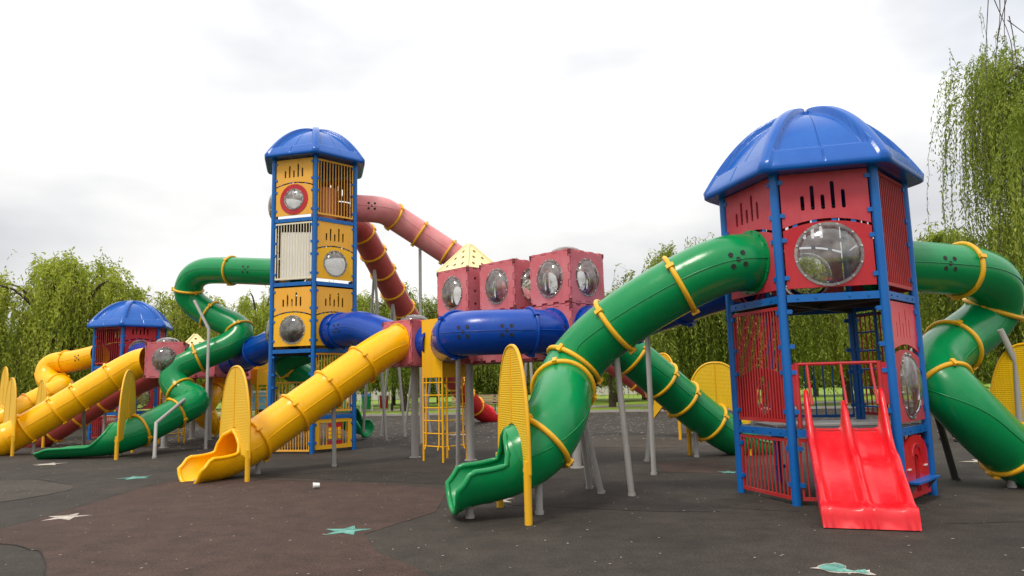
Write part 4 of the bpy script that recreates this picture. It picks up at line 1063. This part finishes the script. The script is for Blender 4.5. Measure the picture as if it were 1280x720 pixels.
# low park wall and far buildings behind the trees
b = MB(); g = PY(760, 480, 90); rt = empty('park_building', (14, 92, 0), 'long low pale building far behind the trees right of the cube row', 'building')
b.box((14, 92, 1.7), 9, 3, 1.7); b.build('wall', 'plaster', rt)
b = MB(); b.box((14, 91.6, 3.5), 9.4, 3.6, .12); b.build('roof', 'dark_grey', rt)
for i in range(7):
    b = MB(); b.box((6.5 + i * 2.5, 88.97, 1.8), .7, .05, .6); b.build('window', 'black', rt)
b = MB(); rt = empty('park_building', (-28, 95, 0), 'long low pale building far behind the trees left of the single cube', 'building')
b.box((-24, 95, 1.6), 9, 3, 1.6); b.build('wall', 'plaster', rt)
b = MB(); b.box((-24, 94.6, 3.3), 9.4, 3.6, .12); b.build('roof', 'dark_grey', rt)
for i in range(7):
    b = MB(); b.box((-31.5 + i * 2.5, 91.97, 1.7), .7, .05, .6); b.build('window', 'black', rt)

# ------------------------------------------------------------ trees
def quads_mesh(name, V, mat):
    me = bpy.data.meshes.new(name); n = len(V) // 4
    me.vertices.add(len(V)); me.vertices.foreach_set('co', np.asarray(V, np.float32).ravel())
    me.loops.add(n * 4); me.loops.foreach_set('vertex_index', np.arange(n * 4, dtype=np.int32))
    me.polygons.add(n); me.polygons.foreach_set('loop_start', np.arange(0, n * 4, 4, dtype=np.int32))
    try: me.polygons.foreach_set('loop_total', np.full(n, 4, np.int32))
    except Exception: pass
    me.materials.append(M[mat]); me.update(calc_edges=True); me.validate(); return me
def leaf_quads(P, D, ln, wd, g):
    """diamond leaves at P along D"""
    n = len(P); D = D / np.linalg.norm(D, axis=1, keepdims=True)
    s = np.cross(D, g.normal(size=(n, 3))); s /= np.linalg.norm(s, axis=1, keepdims=True) + 1e-9
    ln = ln[:, None]; wd = wd[:, None]
    V = np.stack([P, P + D * ln * .45 + s * wd, P + D * ln, P + D * ln * .45 - s * wd], 1)
    return V.reshape(-1, 3)
def willow_mesh(seed, H, Rr, nst, hang=(.25, .62), leaf='leaf_y', lsize=.2, stepL=.075, upright=0.10, ncl=95):
    g = np.random.default_rng(seed); b = MB(); tops = []
    ht = H * .28; lean = g.normal(0, .12, 2)
    trunk = [Vector((0, 0, -.1)), Vector((lean[0] * .3, lean[1] * .3, ht * .5)), Vector((lean[0], lean[1], ht))]
    b.tube(trunk, [H * .036, H * .029, H * .026], 10)
    nl = 14
    for i in range(nl):
        a = 2 * math.pi * (i + g.uniform(-.3, .3)) / nl; rr = Rr * g.uniform(.2, .92); hh = H * (.98 - .36 * (rr / Rr) ** 2) * g.uniform(.92, 1.0)
        p0 = trunk[2]; p3 = Vector((math.cos(a) * rr, math.sin(a) * rr, hh * .93))
        p1 = p0 + Vector((math.cos(a) * rr * .15, math.sin(a) * rr * .15, (hh - ht) * .5)); p2 = Vector((math.cos(a) * rr * .6, math.sin(a) * rr * .6, hh * 1.02))
        pts = []
        for t in np.linspace(0, 1, 9):
            pts.append(p0 * (1 - t) ** 3 + p1 * 3 * t * (1 - t) ** 2 + p2 * 3 * t * t * (1 - t) + p3 * t ** 3)
        b.tube(pts, list(np.linspace(H * .016, H * .003, 9)), 6)
        tops += [(p, a) for p in pts[3:]]
    tk = b.mesh('trunk', 'trunk')
    P = []; D = []; tw = MB(); cl = []
    for s in range(ncl):
        p, a = tops[g.integers(len(tops))]
        q = np.array(p) + g.normal(0, [.10 * Rr, .10 * Rr, .03 * H]); cl.append((q, a + g.normal(0, .7), g.uniform(.6, 1.25)))
    for s in range(nst):
        q, a2, lf = cl[g.integers(ncl)]
        q = q + g.normal(0, [.045 * Rr, .045 * Rr, .02 * H]); a2 = a2 + g.normal(0, .35)
        out_ = g.uniform(.15, .8) * Rr * .28; lng = H * g.uniform(*hang) * lf
        if g.random() < upright:   # short shoots that break the top outline
            lng = H * g.uniform(.08, .16); up_ = H * g.uniform(.05, .11)
        else: up_ = H * g.uniform(.0, .05)
        lng = min(lng, max(.4, q[2] - H * g.uniform(.06, .3)))
        k = max(6, int(lng / stepL)); t = np.linspace(0, 1, k)
        x = q[0] + math.cos(a2) * out_ * (1 - (1 - t) ** 2); y = q[1] + math.sin(a2) * out_ * (1 - (1 - t) ** 2)
        z = q[2] + up_ * np.sin(np.minimum(t * 4, math.pi)) - lng * t ** 1.5
        sway = g.normal(0, .06); x = x + sway * np.sin(t * 5); pts = np.stack([x, y, z], 1) + g.normal(0, .03, (k, 3))
        d = np.gradient(pts, axis=0); d /= np.linalg.norm(d, axis=1, keepdims=True) + 1e-9
        P.append(pts); D.append(d + g.normal(0, .5, (k, 3)) + np.array([0, 0, -.25]))
        if s % 4 == 0: tw.tube([Vector(v) for v in pts[::5]], .008, 3, caps=False)
    P = np.concatenate(P); D = np.concatenate(D); n = len(P)
    V = leaf_quads(P, D, g.uniform(.6, 1.3, n) * lsize, g.uniform(.6, 1.2, n) * lsize * .17, g)
    return tk, quads_mesh('crown', V, leaf), tw.mesh('twigs', 'trunk')
def round_mesh(seed, H, Rr, ncl, leaf='leaf_d', lsize=.22, base=.3):
    g = np.random.default_rng(seed); b = MB(); ht = H * base; cl = []
    trunk = [Vector((0, 0, -.1)), Vector((g.normal(0, .1), g.normal(0, .1), ht)), Vector((g.normal(0, .3), g.normal(0, .3), H * .8))]
    b.tube(trunk, [H * .025, H * .02, H * .006], 9)
    for i in range(ncl):
        a = g.uniform(0, 2 * math.pi); zz = g.uniform(ht * .9, H * .97); e = math.sqrt(max(.05, 1 - ((zz - H * .6) / (H * .46)) ** 2))
        rr = Rr * e * math.sqrt(g.uniform(.15, 1)); c = Vector((math.cos(a) * rr, math.sin(a) * rr, zz)); cl.append(c)
        if i % 3 == 0: b.tube([Vector((0, 0, max(ht, zz * .75))), c * .6 + Vector((0, 0, zz * .36)), c], [H * .007, H * .005, .008], 5)
    tk = b.mesh('trunk', 'trunk'); P = []
    for c in cl: P.append(np.array(c) + g.normal(0, [.07 * H, .07 * H, .05 * H], (110, 3)))
    P = np.concatenate(P); D = g.normal(size=P.shape) + np.array([0, 0, -.5]); n = len(P)
    return tk, quads_mesh('crown', leaf_quads(P, D, g.uniform(.6, 1.3, n) * lsize, g.uniform(.6, 1.2, n) * lsize * .32, g), leaf), None
VAR = {}
def variant(key):
    if key not in VAR:
        kind, i = key
        if kind == 'wy': VAR[key] = willow_mesh(10 + i, 9, 4.8, 1250, leaf='leaf_y')
        if kind == 'wg': VAR[key] = willow_mesh(30 + i, 9, 4.8, 1250, leaf='leaf_g')
        if kind == 'big': VAR[key] = willow_mesh(60 + i, 13.5, 6.2, 3000, leaf='leaf_g', lsize=.15, stepL=.07, hang=(.16, .5), ncl=120)
        if kind == 'rd': VAR[key] = round_mesh(90 + i, 7, 2.6, 150)
        if kind == 'rg': VAR[key] = round_mesh(120 + i, 7, 2.6, 150, leaf='leaf_g', base=.36)
    return VAR[key]
def tree(key, px, Y, H, label, rot=0, wid=1.0, name='willow_tree', cat='tree', x=None, group='trees round the playground'):
    tk, cr, tw = variant(key); H0 = {'wy': 9, 'wg': 9, 'big': 13.5, 'rd': 7, 'rg': 7}[key[0]]; s = H / H0
    g = PY(px, 490, Y) if x is None else Vector((x, Y, 0)); g.z = -.02
    root = empty(name, g, label, cat, group)
    mw = Matrix.Translation(g) @ Matrix.Rotation(rot, 4, 'Z') @ Matrix.Diagonal((s * wid, s * wid, s, 1))
    inst(tk, 'trunk', root, mw); inst(cr, 'crown', root, mw)
    if tw: inst(tw, 'twigs', root, mw)
    return root
wl = 'willow_tree'
tree(('wy', 0), 82, 35, 9.0, 'big yellow green weeping willow behind the left yellow slides', .4, 1.1)
tree(('wy', 1), -50, 33, 5.8, 'yellow green willow at the far left edge beyond the slide ends', 1.4, 1.0)
tree(('wy', 1), 222, 42, 8.5, 'yellow green willow behind the smaller pale pyramid', 2.2, .9)
tree(('wy', 2), 325, 46, 8.6, 'yellow green willow showing between spiral slide and tall tower', .9, .9)
tree(('wg', 0), 150, 50, 6.0, 'green willow behind the far low red tower', 3.0, 1.0)
tree(('wg', 1), 505, 49, 9.2, 'green willow seen beyond the steep faded red slide', 1.0, .8)
tree(('wy', 0), 425, 52, 9.4, 'yellow green willow hidden behind the tall tower', 2.0, .9)
tree(('wg', 2), 655, 52, 10.8, 'tall willow whose wisps rise above the red cubes', .2, .75)
tree(('wg', 0), 765, 47, 8.9, 'willow between end cube and near green slide', 4.0, .8)
tree(('wg', 1), 860, 42, 10.2, 'dense green willow curtain behind the second green slide', 5.0, .95)
tree(('wg', 2), 960, 41, 10.2, 'green willow seen through the open level of the red tower', 2.6, 1.0)
tree(('wy', 2), 1060, 44, 9.5, 'yellow green willow behind the right posts of the red tower', 1.9, 1.0)
tree(('wy', 1), 1168, 41, 10.8, 'olive willow above the right green slide of the red tower', 5.5, .95)
tree(('wg', 0), 1262, 33, 9.6, 'low green willow behind the bent grey support post', .8, 1.1)
BIGT = tree(('big', 0), 1420, 25, 16.6, 'tall weeping willow hanging over the right green slide', .6, .8)
# bare hanging twigs of the tall willow
tw = MB(); g_ = np.random.default_rng(5)
for (x0, y0, x1, y1) in ((1234, -12, 1239, 125), (1243, -8, 1262, 52), (1250, -15, 1246, 50), (1252, -12, 1262, 58), (1260, -5, 1244, 97), (1263, 50, 1264, 98), (1258, 20, 1281, 105), (1262, 25, 1290, 50)):
    a, e = PY(x0, y0, 20.5 + g_.uniform(-.6, .6)), PY(x1, y1, 20.5 + g_.uniform(-.6, .6)); pts = [a.lerp(e, t) + Vector((.08 * math.sin(t * 3.1 + x0), .05 * math.sin(t * 2), 0)) for t in np.linspace(0, 1, 10)]
    tw.tube(pts, list(np.linspace(.015, .008, 10)), 5)
tw.tube([PY(1210, -25, 20.5), PY(1260, -18, 20.5), PY(1330, 20, 22), PY(1335, 120, 25)], [.02, .04, .07, .1], 6)
tw.build('hanging_twigs', 'trunk', BIGT)
# round trees of the park beyond the lawn
spots = [(455, 62, 6.5), (492, 66, 7), (520, 58, 6.2), (548, 70, 7.5), (585, 64, 6.5), (618, 60, 6), (650, 68, 7), (690, 62, 6.5), (730, 66, 7), (770, 58, 6.5), (805, 63, 7), (300, 60, 6.5), (262, 66, 7), (345, 64, 7), (210, 62, 7), (400, 68, 7.2), (850, 62, 7), (900, 60, 7), (960, 62, 7), (1020, 60, 7), (1090, 62, 7), (1150, 60, 7), (1215, 58, 7), (1270, 60, 7), (150, 62, 7), (90, 60, 7), (30, 62, 7), (-30, 60, 7), (1330, 60, 7)]
where = ['right of the tall tower', 'behind the litter bins', 'beyond the lamp post', 'behind the steep red slide', 'behind the pyramid cube column', 'behind the bench', 'above the bench', 'behind the end cube', 'behind the near green slide', 'between near and second green slide', 'left of the narrow yellow shield', 'left of the tall tower', 'behind the small yellow slide', 'behind the banner board', 'behind the left wing columns', 'behind the tall tower', 'behind the second green slide', 'behind the wide shield', 'behind the red tower left bars', 'behind the double slide guard', 'behind the red tower ladder', 'behind the oval bubble panel', 'behind the right green slide', 'behind the tall right willow', 'behind the far low tower', 'behind the left yellow slide', 'behind the left slide shields', 'at the far left edge', 'at the far right edge']
for i, ((px, Y, H), wh) in enumerate(zip(spots, where)):
    tree((('rd', 'rg')[i % 3 == 1], i % 2), px, Y, H * random.uniform(.85, 1.05), 'round leafy park tree beyond the lawn ' + wh, random.uniform(0, 6), random.uniform(.9, 1.3), 'park_tree')
# wood far behind
g = np.random.default_rng(77); n = 60000
x = g.uniform(-95, 105, n); top_ = 6.5 + 1.6 * np.sin(x * .31) + 1.1 * np.sin(x * .83 + 1) + .6 * np.sin(x * 2.1)
P = np.stack([x, g.normal(112, 2.5, n), top_ * g.uniform(0, 1, n) ** .8], 1)
me = quads_mesh('far_wood', leaf_quads(P, g.normal(size=P.shape), g.uniform(.5, 1.1, n), g.uniform(.2, .4, n), g), 'leaf_d')
fw = bpy.data.objects.new('far_wood', me); COL.objects.link(fw); tag(fw, 'mass of dark trees closing the far side of the park', 'wood', kind='stuff')
# fallen petals and crumbs on the rubber
g = np.random.default_rng(3); P = []
for n, (y0, y1), (x0, x1) in ((5000, (22, 38), (-16, 20)), (1600, (5.5, 22), (-12, 11))):
    P.append(np.stack([g.uniform(x0, x1, n), g.uniform(y0, y1, n), np.full(n, .014)], 1))
P = np.concatenate(P); n = len(P); a = g.uniform(0, 6.28, n); s = np.where(P[:, 1] > 20, g.uniform(.02, .07, n), g.uniform(.006, .02, n))
c_, s_ = np.cos(a) * s, np.sin(a) * s
V = np.stack([P + np.stack([c_, s_, 0 * a], 1), P + np.stack([-s_ * .6, c_ * .6, 0 * a], 1), P - np.stack([c_, s_, 0 * a], 1), P - np.stack([-s_ * .6, c_ * .6, 0 * a], 1)], 1).reshape(-1, 3)
me = quads_mesh('fallen_petals', V, 'mark_white'); fp = bpy.data.objects.new('fallen_petals', me); COL.objects.link(fp); tag(fp, 'pale fallen petals and crumbs scattered over the rubber', 'petals', kind='stuff')

# ------------------------------------------------------------ person behind the red tower
def person(px, py):
    g = G(px, py); root = empty('person', g, 'person in white top and black and white checked trousers walking behind the red tower', 'person')
    def skin(name, verts, edges, radii, mat, parent, rootv=0, sub=2):
        me = bpy.data.meshes.new(name); me.from_pydata([Vector(v) for v in verts], edges, []); o = bpy.data.objects.new(name, me); COL.objects.link(o)
        o.modifiers.new('skin', 'SKIN'); 
        for i, r_ in enumerate(radii): me.skin_vertices[0].data[i].radius = (r_, r_ * .85 if not isinstance(r_, tuple) else r_)
        me.skin_vertices[0].data[rootv].use_root = True
        sm = o.modifiers.new('sub', 'SUBSURF'); sm.levels = sm.render_levels = sub; o.modifiers['skin'].use_smooth_shade = True
        me.materials.append(M[mat]); o.parent = parent; WL[o] = g.copy(); return o
    # body: pelvis, spine, neck, head, arms, legs
    v = [(0, 0, .92), (0, 0, 1.12), (0, .01, 1.33), (0, .01, 1.44), (0, -.01, 1.52), (0, -.02, 1.60), (0, -.01, 1.68),
         (.17, 0, 1.37), (.22, .05, 1.10), (.2, -.08, .87), (.2, -.12, .80), (-.17, 0, 1.37), (-.22, -.04, 1.10), (-.2, -.16, .90), (-.2, -.2, .84),
         (.09, 0, .86), (.1, -.1, .47), (.1, .02, .08), (.1, -.14, .04), (-.09, 0, .86), (-.1, .05, .47), (-.1, .24, .13), (-.1, .14, .05)]
    e = [(0, 1), (1, 2), (2, 3), (3, 4), (4, 5), (5, 6), (2, 7), (7, 8), (8, 9), (9, 10), (2, 11), (11, 12), (12, 13), (13, 14), (0, 15), (15, 16), (16, 17), (17, 18), (0, 19), (19, 20), (20, 21), (21, 22)]
    rad = [.14, .125, .14, .055, .085, .095, .07, .06, .045, .032, .035, .06, .045, .032, .035, .085, .058, .038, .035, .085, .058, .038, .035]
    body = skin('body', v, e, rad, 'skin', root)
    tr = skin('trousers', [v[0]] + [v[i] for i in (15, 16, 17, 19, 20, 21)], [(0, 1), (1, 2), (2, 3), (0, 4), (4, 5), (5, 6)], [.155, .10, .085, .075, .10, .085, .075], 'checked', root)
    tp = skin('top', [(0, 0, .95), v[1], v[2], (0, .01, 1.42), v[7], v[8], (.205, -.05, .93), v[11], v[12], (-.205, -.13, .95)], [(0, 1), (1, 2), (2, 3), (2, 4), (4, 5), (5, 6), (2, 7), (7, 8), (8, 9)], [.16, .145, .155, .075, .075, .06, .05, .075, .06, .05], 'jacket', root)
    hr = skin('hair', [(0, .03, 1.56), (0, .015, 1.66), (0, -.03, 1.73), (0, .05, 1.45)], [(0, 1), (1, 2), (0, 3)], [.09, .1, .07, .07], 'hair', root)
    for s, f in ((.1, (-.05, .03)), (-.1, (.2, .05))):
        skin('shoe', [(s, f[0] + .05, f[1] + .01), (s, f[0] - .12, f[1])], [(0, 1)], [.055, .045], 'black', root)
person(1188, 552)
